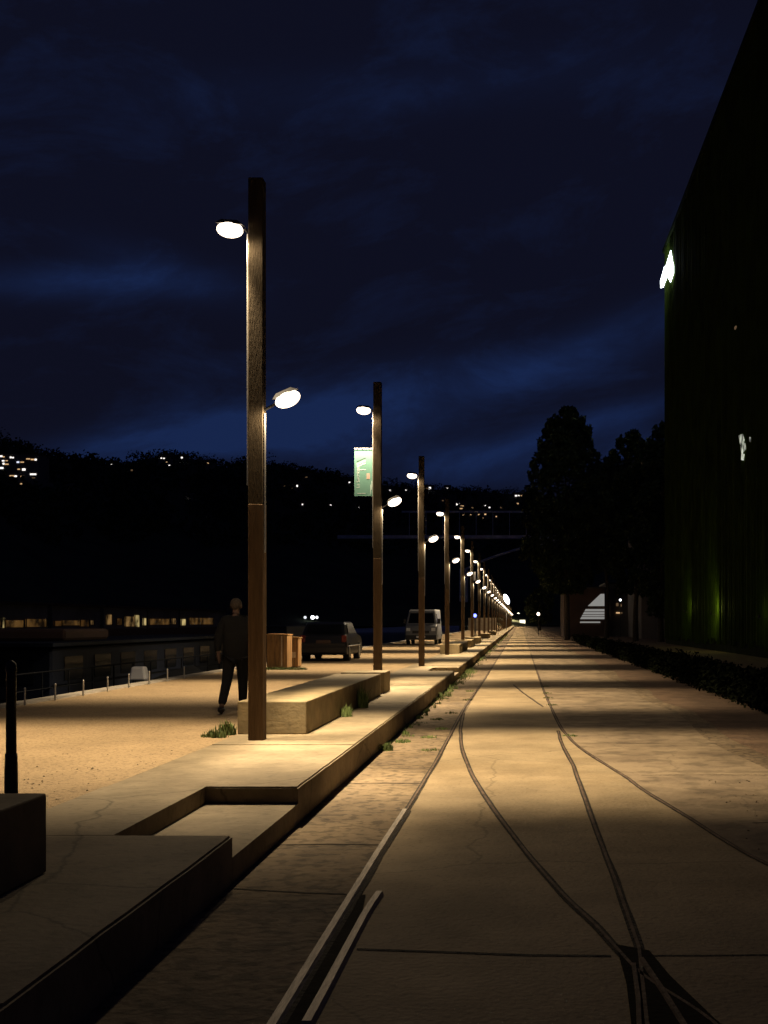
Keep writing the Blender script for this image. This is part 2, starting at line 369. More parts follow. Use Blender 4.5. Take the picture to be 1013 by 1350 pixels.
rail('rail', 'straight middle rail ending at a point in the bright lamp pool', [(.47, 3.4), (.52, 4.67), (.60, 5.75), (.606, 7), (.60, 9), (.608, 12.9), (.57, 15.0), (.56, 16.2), (.575, 17.2)], .052, .026, M['rust'], hz=.014)
rail('rail', 'outer curved rail sweeping out to the right edge of the picture', [tuple(v) for v in catmull(dp[:-1], 4)], .052, .026, M['rust'], hz=.014)
rail('rail', 'thin diagonal rail seam crossing the slab just past the first lamp pool', [G(677, 903), G(690, 914), G(716, 932)], .05, .02, M['rust'], hz=.013)
t = thing('guard_rail', 'short pale guard rail with a rounded end, right of the left rail', 'rail', group='rails set in the quay paving')
b = MB(); b.poly([(-.955, 2.4, .0095), (-.895, 2.4, .0095), (-.895, 6.45, .0095), (-.93, 6.85, .0095), (-.955, 6.85, .0095)]); b.build('flangeway', M['frog'], t)
b = MB(); gp = dens([(-.868, 4.62), (-.866, 5), (-.866, 6.3), (-.860, 6.6), (-.848, 6.85)], .1); ribbon(b, gp, .058, .032, .0, .03)
b.build('railhead', M['steel'], t)
# crossing frog: dirt filled castings where the two rails meet
t = thing('rail_crossing', 'dark worn rail crossing where two rails meet at bottom right', 'rail crossing', group=None)
b = MB(); b.poly([(*G(812, 1248), .013), (*G(856, 1256), .013), (*G(884, 1290), .013), (*G(946, 1350), .013), (*G(985, 1395), .013), (*G(835, 1400), .013), (*G(832, 1350), .013), (*G(826, 1300), .013)])
b.build('crossing_bed', M['frog'], t)
b = MB(); ribbon(b, dens([G(846, 1268), G(874, 1310), G(905, 1360)], .08), .03, .024, 0, .012); b.build('wing_rail', M['rust'], t)
b = MB(); ribbon(b, dens([G(836, 1275), G(842, 1320), G(844, 1370)], .08), .026, .022, 0, .012); b.build('wing_rail', M['rust'], t)

# ------------------------------------------------------------------ concrete benches on the platform
BX = (-3.385, -2.56)
def bench(y0, y1, label, name='concrete_bench', h=.395, x=BX):
    b = MB(); b.box(x[0], x[1], y0, y1, PL + .001, PL + h); b.bevel(.012)
    return tag(b.build(name, M['bench']), label, 'bench', 'long cast concrete benches along the platform')
bench(13.62, 20.9, 'long low concrete bench starting behind the nearest lamp post')
bench(21.45, 22.4, 'short concrete block just beyond the end of the nearest long bench')
bench(48, 55.6, 'concrete bench behind the fourth lamp post, pale front and black side')
bench(59.2, 64.6, 'second of the far concrete benches, beyond the one at the fourth lamp post')
bench(69.8, 75.5, 'third of the far concrete benches, a small dark block on the platform')
bench(93, 98.5, 'fourth of the far concrete benches, a tiny dark block near the vanishing point')
bench(118, 124, 'farthest concrete bench, a speck beside the platform edge')
bench(1.2, 6.12, 'dark concrete bench at the left edge in front, a black post rising behind it', x=(-3.46, -2.545), h=.15+.275)

# ------------------------------------------------------------------ lamp posts
POLEX = -2.985
D1 = 13.0
dist = [D1*k for k in (1, 1.846, 2.668, 3.60, 4.586, 5.48, 6.44, 7.36, 8.3, 9.3, 10.2, 11.2, 12.3)]
while dist[-1] < 400: dist.append(dist[-1] + 12.1)
def make_pole():
    t = thing('lamp_post', 'x', 'lamp post', (POLEX, 0, PL))
    z1 = 2.99 - PL; zt = 6.70 - PL
    b = MB(); b.box(-.104, .068, -.086, .086, -.02, z1); b.bevel(.006, 1); b.build('lower_post', M['pole2'], t)
    b = MB(); b.box(-.104, .063, -.083, .083, z1, zt); b.bevel(.006, 1); b.build('upper_post', M['pole'], t)
    b = MB(); b.tube((-.114, -.06, 2.9), (-.114, -.06, 6.06 - PL), .0085, n=8); b.build('conduit', M['metal'], t)
    b = MB(); b.tube((.080, -.06, z1 - .55), (.080, -.06, 4.02 - PL), .013, n=8); b.build('conduit', M['metal'], t)
    for sx, zz, tilt, ax in ((-1, 6.11, R(4), -.10), (1, 4.19, R(-24), .06)):
        z = zz - PL; cx = .0 + sx * (.30 if sx < 0 else .345)
        b = MB(); b.tube((ax, 0, z - .04 if sx < 0 else z - .12), (cx - sx * .15, -.05, z + .015 if sx < 0 else z - .06), .017, n=8); b.build('arm', M['dark'], t)
        Mx = Matrix.Translation((cx, -.12, z)) @ Matrix.Rotation(tilt, 4, 'Y') @ Matrix.Rotation(R(10), 4, 'X')
        b = MB(); w, d = .15, .13
        # tapered shallow housing
        bot = [(-w, -d*.6, .04), (w, -d*.6, .04), (w, d, .04), (-w, d, .04)]; top = [(-w*.6, -d*.4, .085), (w*.6, -d*.4, .085), (w*.6, d*.7, .085), (-w*.6, d*.7, .085)]
        vb = [b.bm.verts.new(Mx @ Vector(p)) for p in bot]; vt = [b.bm.verts.new(Mx @ Vector(p)) for p in top]
        b.bm.faces.new(vb); b.bm.faces.new(vt[::-1])
        for i in range(4): b.bm.faces.new((vb[i], vb[(i+1) % 4], vt[(i+1) % 4], vt[i]))
        hd = b.build('lamp_head', M['dark'], t)
        b = MB(); b.ball((0, 0, 0), 1, 16, (1, 1, 1))
        for v in b.bm.verts: v.co = Mx @ Vector((v.co.x * .150, v.co.y * .13, v.co.z * .088 - .02))
        df = b.build('diffuser', M['lens'], hd, smooth=True)
        df.visible_shadow = False
        lo = bpy.data.objects.new('lamp_light', L_UP if sx < 0 else L_LO); COL.objects.link(lo); lo.parent = t
        lo.location = (cx - (0.0 if sx < 0 else .09), -.10, z - .15)
    return t
ordn = ['first', 'second', 'third', 'fourth', 'fifth', 'sixth', 'seventh', 'eighth', 'ninth', 'tenth', 'eleventh', 'twelfth']
p0 = make_pole(); poles = []
for i, d in enumerate(dist):
    t = p0 if i == 0 else copy_tree(p0)
    t.location = (POLEX, d, PL)
    if i == 0: lab = 'nearest and tallest brown lamp post, standing at the front of the long bench'
    elif i == 1: lab = 'second lamp post, brown, with the pale green banner hanging beside it'
    elif i < 12: lab = 'brown twin-head lamp post, %s of the row counted from the camera' % ordn[i]
    else: lab = 'tiny distant lamp post in the bead of lights near the vanishing point'
    tag(t, lab, 'lamp post', 'lamp posts in a row along the platform'); poles.append(t)

# ------------------------------------------------------------------ banners on the posts
def text_mesh(s, size, ext=.0004):
    c = bpy.data.curves.new('txt', 'FONT'); c.body = s; c.size = size; c.extrude = ext; c.align_x = 'LEFT'
    o = bpy.data.objects.new('txt', c); COL.objects.link(o)
    me = bpy.data.meshes.new_from_object(o); bpy.data.objects.remove(o); return me
M['banner'] = mat('pale green banner cloth', (.055, .135, .115), .8, var=.06, scale=2)
M['ink'] = mat('white banner print', (.30, .36, .36), .8); M['ink2'] = mat('dark banner print', (.03, .05, .045), .8); M['ink3'] = mat('pink banner print', (.25, .18, .15), .8)
Y2 = dist[1] - .0
bx0, bx1 = PX(467.5, Y2), PX(494.6, Y2); bz0, bz1 = PZ(654, Y2), PZ(592, Y2)
t = thing('banner', 'pale green vertical banner with white wave emblem, hanging on the second lamp post', 'banner', ((bx0+bx1)/2, Y2, bz0))
hw = (bx1-bx0)/2; hh = bz1 - bz0
b = MB(); b.box(-hw, hw, -.006, .006, 0, hh); b.build('cloth', M['banner'], t)
b = MB(); b.box(-hw, hw + .03, -.012, .012, hh, hh + .016); b.build('batten', M['white'], t)
def bp(px, py): return (PX(px, Y2) - (bx0+bx1)/2, PZ(py, Y2) - bz0)
def wave(py, w):
    pts = []; n = 14
    for i in range(n+1):
        u = i/n; x = 470.8 + 11.5*u; y = py + 2.0*math.cos(math.pi*u)
        pts.append((x, y))
    top = [bp(x, y - w/2) for x, y in pts]; bot = [bp(x, y + w/2) for x, y in pts][::-1]
    return [(x, -.0068, z) for x, z in top + bot]
b = MB(); b.prism(wave(606, 1.3), (0, .0005, 0)); b.build('emblem', M['ink2'], t)
b = MB(); b.prism(wave(609.6, 2.2), (0, .0005, 0)); b.prism(wave(612.9, 1.8), (0, .0005, 0)); b.build('emblem', M['ink'], t)
def bar(px0, px1, py0, py1, m='ink', nm='printed_line'):
    x0, z0 = bp(px0, py1); x1, z1 = bp(px1, py0); b = MB(); b.box(x0, x1, -.0069, -.0063, z0, z1); b.build(nm, M[m], t)
bar(471, 482.5, 618.8, 619.8); bar(471, 482.5, 650.2, 650.9)
bar(483.6, 488, 624, 631.5, 'ink3', 'pink_mark')
bar(492, 494, 612.6, 614); bar(490, 491.0, 634, 646); bar(488.4, 489.2, 639, 651.5); bar(491.4, 492.4, 634, 640)
me = text_mesh('La Sucrière', .098); me.materials.append(M['ink'])
o = bpy.data.objects.new('lettering', me); COL.objects.link(o); o.parent = t
x, z = bp(474.0, 643.5); o.location = (x, -.0066, z); o.rotation_euler = (R(90), R(-90), 0)
for k, (i, px0, px1, py0, py1) in enumerate(((6, 621.8, 627.4, 754, 765.5), (8, 639.4, 641.6, 774, 784), (9, 641.9, 644.0, 774, 781), (10, 648, 649.6, 784, 791))):
    Y = dist[i] - .13
    x0, x1 = PX(px0, Y), PX(px1, Y); z0, z1 = PZ(py1, Y), PZ(py0, Y)
    x0 = max(x0, POLEX - .45); 
    s = thing('small_banner', ['white notice board on the seventh lamp post', 'narrow white notice on the ninth lamp post', 'narrow white notice on the tenth lamp post', 'narrow white notice on the eleventh lamp post'][k], 'sign', ((x0+x1)/2, Y, z0), group='white notices on the far lamp posts')
    b = MB(); b.box(-(x1-x0)/2, (x1-x0)/2, -.008, .008, 0, z1-z0); b.build('board', M['white'], s)
    b = MB(); b.box(-.03, .03, .008, .03, .05, z1-z0-.05); b.build('bracket', M['metal'], s)

# ------------------------------------------------------------------ near left black post
px_, Yp = 15, 6.45
X = PX(px_, Yp)
t = thing('black_post', 'thin black iron post with a grooved collar, at the left edge behind the dark bench', 'post', (X, Yp, PL - .01))
b = MB(); b.lathe([(.05, 0), (.05, .03), (.037, .05), (.036, .50), (.033, .60), (.0335, .61)], n=18)
b.build('lower_shaft', M['black'], t, True)
zc = PZ(1001, Yp) - PL
b = MB(); b.lathe([(.0335, .605), (.034, zc-.035), (.030, zc-.03), (.033, zc-.02), (.029, zc-.012), (.033, zc), (.030, zc+.01), (.0285, zc+.02)], n=18); b.build('collar', M['black'], t, True)
b = MB(); b.lathe([(.0285, zc+.018), (.027, PZ(885, Yp)-PL), (.031, PZ(880, Yp)-PL), (.025, PZ(872, Yp)-PL), (.006, PZ(868, Yp)-PL)], n=18); b.build('upper_shaft', M['black'], t, True)

# ------------------------------------------------------------------ stakes along the quay edge
stk = None
for i, px in enumerate((-6, 33, 73, 110, 142, 170, 197, 221, 243)):
    X = -8.03; Y = -X * F / (VX - px)
    if stk is None:
        b = MB(); b.tube((0, 0, 0), (0, 0, .27), .018, .015, 8); b.ball((0, 0, .275), .02, 8)
        stk = o = b.build('quay_stake', M['metal'])
    else: o = stk.copy(); COL.objects.link(o)
    o.location = (X, Y, PL - .01)
    lab = ['cut by the left frame edge', 'leftmost whole one, faint in the dark', 'third from the left', 'fourth from the left, bright', 'fifth from the left', 'before the small motorboat', 'right of the small motorboat', 'eighth from the left', 'nearest the walking person'][i]
    tag(o, 'short pale metal stake on the river edge, ' + lab, 'stake', 'short stakes along the river edge')

# ------------------------------------------------------------------ tufts and weeds
def blades(b, cx, cy, z, n, r, h):
    for _ in range(n):
        a = random.uniform(0, 6.28); q = r * math.sqrt(random.random()); x = cx + q*math.cos(a); y = cy + q*math.sin(a)
        hh_ = h * random.uniform(.4, 1) * (1.1 - .5*q/r); w = .004 + .004*random.random(); d = random.uniform(0, 6.28); lx = math.cos(d)*hh_*random.uniform(.1, .6); ly = math.sin(d)*hh_*random.uniform(.1, .6)
        wx, wy = -math.sin(d)*w, math.cos(d)*w
        b.poly([(x-wx, y-wy, z), (x+wx, y+wy, z), (x+wx*.7+lx*.45, y+wy*.7+ly*.45, z+hh_*.65), (x+lx, y+ly, z+hh_), (x-wx*.7+lx*.45, y-wy*.7+ly*.45, z+hh_*.65)])
b = MB(); 
for q in range(16): a = q*.39; rr = .05 + .012*q; blades(b, -3.47 - rr*abs(math.cos(a*1.7)), 13.6 + rr*1.3*math.sin(a), PL-.012, 48, .07, .24 - .011*q)
tag(b.build('grass_tuft', M['grass']), 'green grass tuft at the left corner of the long bench', 'grass tuft')
b = MB(); blades(b, -2.48, 16.2, PL, 170, .09, .20)
tag(b.build('weed_plant', M['grass']), 'small weed growing against the black side of the long bench', 'weed')
b = MB(); blades(b, -2.49, 17.9, PL, 260, .10, .42); 
tag(b.build('tall_weed', M['grass']), 'taller dry weed against the bench side, nearer its middle', 'weed')
b = MB()
blades(b, -1.72, 14.6, 0, 260, .09, .13); blades(b, -1.62, 15.6, 0, 110, .12, .07)
y = 15.5
while y < 150:
    if random.random() < (.45 if y < 24 else .8):
        r = random.uniform(.05, .14); dns = 34 if y < 40 else 22
        blades(b, -1.80 + r*.8 + random.uniform(0, .12), y, 0, int(dns*random.uniform(.4, 1.3)), r * (1.0 if y < 30 else 1.8), random.uniform(.05, .13 if y < 24 else .2))
    y += random.uniform(.12, .5) * (1 if y < 40 else 2.2)
for x, y in ((-1.15, 14.6), (-1.2, 17.5), (-1.25, 20.5), (-1.1, 24), (-1.3, 16.2), (-1.4, 19.2), (-1.2, 27), (.63, 22.5), (.6, 24.6), (.62, 26.2), (.72, 16.4), (.66, 29)):
    blades(b, x, y, 0, 60, .12, .05)
tag(b.build('weeds', M['grass']), 'patchy weeds growing in the joint below the platform edge', 'weeds', kind='stuff')
b = MB()      # loose stones and leaves on the gravel and paving
for _ in range(520):
    if random.random() < .65: x = random.uniform(-7.5, -3.45); y = 7.8 + 4.5*random.random()**1.5; z = PL - .008
    else: x = random.uniform(1.7, 3.6); y = random.uniform(7.5, 12); z = .006
    r = random.uniform(.005, .013) * (1 if random.random() < .95 else 1.7)
    p = [(x + r*random.uniform(.6, 1.2)*math.cos(a), y + r*random.uniform(.6, 1.2)*math.sin(a), z) for a in (0, 1.4, 2.7, 4.1, 5.2)]
    tp = b.bm.verts.new((x, y, z + r*.8)); vs = [b.bm.verts.new(q) for q in p]
    for i in range(5): b.bm.faces.new((vs[i], vs[(i+1) % 5], tp))
tag(b.build('loose_stones', M['base']), 'small stones scattered over the gravel', 'stones', kind='stuff')

# ------------------------------------------------------------------ person walking
def skin_body(name, verts, edges, radii, m, parent, sub=2, root=0):
    me = bpy.data.meshes.new(name); me.from_pydata(verts, edges, []); o = bpy.data.objects.new(name, me); COL.objects.link(o)
    o.modifiers.new('s', 'SKIN'); sv = me.skin_vertices[0].data
    for i, r in enumerate(radii): sv[i].radius = r if isinstance(r, tuple) else (r, r); sv[i].use_root = (i == root)
    o.modifiers.new('u', 'SUBSURF').levels = sub; o.modifiers['u'].render_levels = sub
    dg = bpy.context.evaluated_depsgraph_get(); dg.update()
    nm = bpy.data.meshes.new_from_object(o.evaluated_get(dg)); bpy.data.objects.remove(o)
    nm.materials.clear(); nm.materials.append(m); nm.polygons.foreach_set('use_smooth', [True]*len(nm.polygons))
    q = bpy.data.objects.new(name, nm); COL.objects.link(q); q.parent = parent; return q
Yp = 16.9; t = thing('person', 'person in a dark jacket and trousers walking away, half behind the nearest lamp post', 'person', (PX(311, Yp), Yp, PL - .01), R(8))
fr = 1   # walking towards +y, left foot trailing
V = []; E = []; Rr = []
def jv(p, r, par=None):
    V.append(p); Rr.append(r); 
    if par is not None: E.append((par, len(V)-1))
    return len(V)-1
pel = jv((0, 0, .92), (.15, .11)); ab = jv((0, .01, 1.08), (.145, .105), pel); ch = jv((0, .0, 1.28), (.165, .115), ab); nk = jv((0, .0, 1.43), (.07, .07), ch)
nk2 = jv((0, .015, 1.50), (.052, .055), nk); hd = jv((0, .03, 1.585), (.078, .092), nk2); ht = jv((0, .03, 1.665), (.062, .075), hd)
for s, sw in ((-1, -.10), (1, .08)):
    sh = jv((s*.175, 0, 1.40), .062, ch); el_ = jv((s*.235, sw*.6 - .02, 1.13), .046, sh); wr = jv((s*.235, sw*1.2, .89), .028, el_); pm = jv((s*.232, sw*1.3 + .01, .83), (.022, .036), wr)
    for k in range(4):
        f1 = jv((s*.228, sw*1.3 - .018 + .017*k, .775), .0092, pm); jv((s*.218, sw*1.3 - .014 + .017*k, .735 + .006*abs(k-1.6)), .0075, f1)
    th = jv((s*.212, sw*1.3 + .045, .80), .010, pm); jv((s*.205, sw*1.3 + .052, .765), .0085, th)
for s, foot, knee in ((-1, (-.17, -.30, .13), (-.12, -.02, .50)), (1, (.09, .15, .085), (.09, .14, .49))):
    hp = jv((s*.085, 0, .84), .088, pel); kn = jv(knee, .058, hp); an = jv(foot, .038, kn); 
    toe = (foot[0]+s*.02, foot[1]+.15, .035 if s > 0 else .03); jv(((foot[0]+toe[0])/2, (foot[1]+toe[1])/2, .05), (.04, .035), an); jv(toe, (.036, .022), len(V)-1)
body = skin_body('body', V, E, Rr, M['skin'], t)
# jacket
V = []; E = []; Rr = []
w0 = jv((0, 0, .70), (.225, .17)); a1 = jv((0, .0, 1.0), (.215, .165), w0); a2 = jv((0, 0, 1.27), (.23, .165), a1); a3 = jv((0, .0, 1.42), (.11, .10), a2); jv((0, .01, 1.47), (.075, .075), a3)
for s, sw in ((-1, -.10), (1, .08)):
    sh = jv((s*.18, 0, 1.385), .082, a2); e2 = jv((s*.245, sw*.6 - .02, 1.13), .066, sh); jv((s*.243, sw*1.2, .905), .050, e2)
skin_body('jacket', V, E, Rr, M['cloth'], t)
V = []; E = []; Rr = []
w0 = jv((0, 0, .93), (.165, .125))
for s, foot, knee in ((-1, (-.17, -.30, .13), (-.12, -.02, .50)), (1, (.09, .15, .085), (.09, .14, .49))):
    hp = jv((s*.09, 0, .82), .108, w0); kn = jv(knee, .082, hp); jv((foot[0], foot[1], foot[2]+.01), .062, kn)
skin_body('trousers', V, E, Rr, M['trouser'], t)
for s, foot in ((-1, (-.17, -.30)), (1, (.09, .15))):
    b = MB(); fz = .03 if s < 0 else 0
    b.ball((foot[0]+s*.01, foot[1]+.05, .045+fz), 1, 14, (.052, .15, .05)); b.build('shoe', M['black'], t)
b = MB(); b.ball((0, .018, 1.615), 1, 18, (.088, .104, .098))
bmesh.ops.bisect_plane(b.bm, geom=b.bm.verts[:]+b.bm.edges[:]+b.bm.faces[:], plane_co=(0, .055, 1.60), plane_no=(0, .98, -.18), clear_outer=True)
b.rough(.004, 30); b.build('hair', M['hair'], t, True)
b = MB(); b.ball((0, .118, 1.585), 1, 8, (.013, .022, .022))
for s in (-1, 1): b.ball((s*.080, .03, 1.58), 1, 8, (.008, .018, .028))
b.build('ears_and_nose', M['skin'], t, True)
b = MB()
for s in (-1, 1): b.ball((s*.032, .105, 1.61), 1, 8, (.012, .008, .008))
b.box(-.026, .026, .104, .112, 1.545, 1.551); b.build('eyes_and_mouth', M['hair'], t)

# ------------------------------------------------------------------ cabinets by the quay
def cabinet(px0, px1, pt, pb, d, label, strip):
    z0 = PL - .01; Y = F*(H - z0)/(pb - VY); x0, x1 = PX(px0, Y), PX(px1, Y); h = PZ(pt, Y) - z0
    t = thing('cabinet', label, 'cabinet', ((x0+x1)/2, Y, z0), group='rust brown cabinets on the esplanade'); w = (x1-x0)/2
    b = MB(); b.box(-w, w, 0, d, .04, h - .03); b.bevel(.01, 1); b.build('cabinet_body', M['cabinet'], t)
    b = MB(); b.box(-w-.02, w+.02, -.02, d+.02, h - .03, h); b.build('lid', M['cabinet'], t)
    b = MB(); b.box(-w+.03, w-.03, .02, d-.02, 0, .04); b.build('plinth', M['dark'], t)
    b = MB()
    n = 5
    for i in range(1, n): b.box(-w + 2*w*i/n - .004, -w + 2*w*i/n + .004, -.006, -.001, .06, h-.05)
    b.build('door_seam', M['dark'], t)
    if strip is not None: b = MB(); b.box(strip, strip+.03, -.03, -.001, .08, h - .05); b.build('handle_bar', M['steel'], t)
    else: b = MB(); b.box(-.09, .07, -.012, -.001, .3, .47); b.build('notice_plate', M['steel'], t)
cabinet(352, 379, 836, 882, .7, 'wider left cabinet with a bright vertical bar, right of the nearest lamp post', .12)
cabinet(380.5, 393.5, 840, 880.5, .5, 'narrow right cabinet with a pale plate, beside the dark car', None)
b = MB()
for px in range(352, 402, 3): x, y = G(px, 882.5, PL); blades(b, x, y, PL-.012, 60, .12, .11)
tag(b.build('grass_patch', M['grass']), 'low grass growing along the foot of the cabinets', 'grass', kind='stuff')

# ------------------------------------------------------------------ vehicles
def vehicle(name, label, cat, X, Y, w, L_, h, sill, prof, paint, glasses, wheels, extras):
    """profile in (y,z) side view; y from 0 (end facing the camera) to L_; taper at the top"""
    t = thing(name, label, cat, (X, Y, PL - .01))
    b = MB(); hwid = w/2
    def xw(z): return hwid * (1 - .16 * max(0, (z - .55*h)/(h*.45)))
    # body as lofted side slices
    xs = (-1, -.94, 0, .94, 1); rings = []
    for s in xs:
        inset = .05 if abs(s) == 1 else 0
        cy = L_/2; cz = h*.5
        rings.append([b.bm.verts.new((s * xw(z), cy + (y-cy)*(1 - inset*.6), cz + (z-cz)*(1-inset))) for y, z in prof])
    n = len(prof)
    for A_, B_ in zip(rings, rings[1:]):
        for i in range(n): b.bm.faces.new((A_[i], A_[(i+1) % n], B_[(i+1) % n], B_[i]))
    b.bm.faces.new(rings[0][::-1]); b.bm.faces.new(rings[-1])
    bod = b.build('body', paint, t)
    for nm, quads in glasses:
        for q in quads: b = MB(); b.prism([Vector(p) for p in q[0]], q[1]); b.build(nm, M['glass'], t)
    for wy in wheels:
        for s in (-1, 1):
            b = MB(); b.tube((s*(hwid-.19), wy, .31), (s*(hwid+.005), wy, .31), .31, .31, 20); wh = b.build('wheel', M['rubber'], t)
            b = MB(); b.tube((s*(hwid+.003), wy, .31), (s*(hwid+.016), wy, .31), .19, .17, 14); b.build('rim', M['metal'], wh)
    for nm, boxes, m in extras:
        for q in boxes: b = MB(); b.box(*q); b.bevel(.008, 1); b.build(nm, m, t)
    return t
Xc, Yc = PX(426.5, 39), 39.0
w = 1.60; h = 1.36
prof = [(.05, .25), (.0, .38), (.0, .62), (.06, .88), (.16, .94), (.42, 1.28), (.62, 1.36), (2.0, 1.36), (2.7, .95), (3.6, .82), (3.85, .6), (3.85, .28), (3.8, .22), (.1, .22)]
gl = [('rear_window', [([(-.62, .165, .955), (.62, .165, .955), (.56, .40, 1.25), (-.56, .40, 1.25)], (0, -.02, .012))]),
      ('side_window', [([(.755, .50, .95), (.755, 2.35, .95), (.685, 1.9, 1.28), (.685, .70, 1.28)], (.028, 0, .006)), ([(-.755, .50, .95), (-.755, 2.35, .95), (-.685, 1.9, 1.28), (-.685, .70, 1.28)], (-.028, 0, .006))])]
vehicle('parked_car', 'dark silver hatchback parked beside the cabinets, its lamp-side flank lit', 'car', Xc, Yc, w, 3.85, h, .22, prof, M['carpaint'], gl, (.68, 3.05),
        [('tail_light', [(.62, .79, -.015, .12, .66, .90), (-.79, -.62, -.015, .12, .66, .90)], M['red']),
         ('bumper', [(-.79, .79, -.06, .05, .30, .50)], M['carpaint']), ('number_plate', [(-.25, .25, -.025, .0, .62, .74)], M['roof']),
         ('chrome_strip', [(.80, .83, .2, 3.3, .50, .54)], M['metal'])])
prof = [(.05, .3), (.0, .5), (.0, .85), (.12, 1.10), (.40, 1.24), (.85, 2.0), (1.05, 2.10), (4.9, 2.12), (5.0, 2.0), (5.0, .35), (4.9, .3)]
gl = [('windscreen', [([(-.78, .44, 1.28), (.78, .44, 1.28), (.68, .80, 1.86), (-.68, .80, 1.86)], (0, -.03, .02))]),
      ('side_window', [([(.87, .75, 1.25), (.87, 1.8, 1.25), (.76, 1.8, 1.85), (.77, 1.0, 1.85)], (.05, 0, .0))])]
vehicle('parked_van', 'white delivery van parked nose towards the camera, behind the third lamp post', 'van', PX(555, 67), 67.0, 1.86, 5.0, 2.12, .3, prof, M['vanpaint'], gl, (.95, 4.1),
        [('headlight', [(.62, .86, -.02, .12, .82, 1.0), (-.86, -.62, -.02, .12, .82, 1.0)], M['clear']), ('grille', [(-.5, .5, -.02, .0, .68, .84)], M['dark']),
         ('bumper', [(-.92, .92, -.05, .06, .34, .58)], M['dark']), ('number_plate', [(-.26, .26, -.065, -.048, .42, .53)], M['white']),
         ('wing_mirror', [(.93, 1.10, .75, .85, 1.25, 1.55), (-1.10, -.93, .75, .85, 1.25, 1.55)], M['dark'])])

# ------------------------------------------------------------------ boats
def hull(b, x0, x1, y0, y1, z0, z1, n=10):
    cx = (x0+x1)/2; hw_ = (x1-x0)/2; rings = []
    for i in range(n+1):
        u = i/n; y = y0 + (y1-y0)*u; k = 1 - max(0, (u-.72)/.28)**2 * .93; rise = .35*max(0, (u-.6)/.4)**2
        rings.append([b.bm.verts.new(p) for p in ((cx-hw_*k, y, z1+rise), (cx-hw_*k*.86, y, z0), (cx+hw_*k*.86, y, z0), (cx+hw_*k, y, z1+rise))])
    for A_, B_ in zip(rings, rings[1:]):
        for i in range(4): b.bm.faces.new((A_[i], A_[(i+1)%4], B_[(i+1)%4], B_[i]))
    b.bm.faces.new(rings[0]); b.bm.faces.new(rings[-1][::-1])
t = thing('houseboat', 'long dark blue houseboat moored along the quay behind the stakes', 'boat', (-12.0, 22, -1.15))
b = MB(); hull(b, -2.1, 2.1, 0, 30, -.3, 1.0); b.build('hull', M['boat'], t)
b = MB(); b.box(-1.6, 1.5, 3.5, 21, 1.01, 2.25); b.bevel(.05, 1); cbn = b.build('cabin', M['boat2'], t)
b = MB(); b.box(-1.75, 1.65, 3.2, 21.3, 2.25, 2.33); b.build('cabin_roof', M['boat'], t)
for k in range(9):
    b = MB(); b.box(1.5, 1.515, 4.2+k*1.85, 5.3+k*1.85, 1.45, 2.0); b.build('window', M['glass'], cbn)
for k in range(2): b = MB(); b.box(-1.2+k*1.3, -.2+k*1.3, 3.485, 3.5, 1.4, 2.0); b.build('window', M['glass'], cbn)
b = MB()
for k in range(16): b.tube((2.0, .4+k*1.4, 1.0), (2.0, .4+k*1.4, 1.75), .018, n=6)
b.tube((2.0, .4, 1.75), (2.0, 21.4, 1.75), .02, n=6); b.tube((2.0, .4, 1.4), (2.0, 21.4, 1.4), .014, n=6); b.build('railing', M['hull'], t)
b = MB(); b.box(-.9, .8, 6, 9, 2.34, 2.62); b.bevel(.06, 1); b.build('roof_cover', M['roof'], t)
t = thing('houseboat', 'second blue grey houseboat farther along, with a small white lamp, left of the person', 'boat', (-13.2, 54, -1.15))
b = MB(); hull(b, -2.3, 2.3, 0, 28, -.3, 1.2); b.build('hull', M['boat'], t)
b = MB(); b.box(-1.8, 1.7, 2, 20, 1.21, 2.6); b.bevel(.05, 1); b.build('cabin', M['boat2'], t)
b = MB(); b.tube((1.2, 1.6, 1.2), (1.2, 1.6, 2.0), .03, n=8); b.build('lamp_stem', M['metal'], t)
M['dot'] = glow('small white lamp', (.9, .95, 1), 6)
b = MB(); b.ball((1.2, 1.6, 2.05), .055, 10); b.build('mast_lamp', M['dot'], t)
Ym = 27.0
t = thing('motorboat', 'small dark motorboat with a white engine cover, moored against the quay', 'boat', (PX(183, Ym), Ym, -1.15))
b = MB(); hull(b, -.75, .62, .2, 4.6, -.2, 1.25); b.build('hull', M['hull'], t)
b = MB(); b.box(-.18, .18, -.12, .22, 1.42, 1.74)
for v in b.bm.verts:
    if v.co.z > 1.6: v.co.x *= .82; v.co.y = v.co.y*.85
    else: v.co.x *= 1.1
b.bevel(.04, 2); b.build('engine_cover', M['white'], t)
b = MB(); b.box(-.07, .07, -.08, .1, .4, 1.43); b.build('engine_leg', M['dark'], t)
b = MB(); b.ball((.08, .1, 1.10), .14, 12, (1.1, .8, 1)); b.build('reflection_ball', M['white'], t)  # white ball put in for the reflection below the engine cover

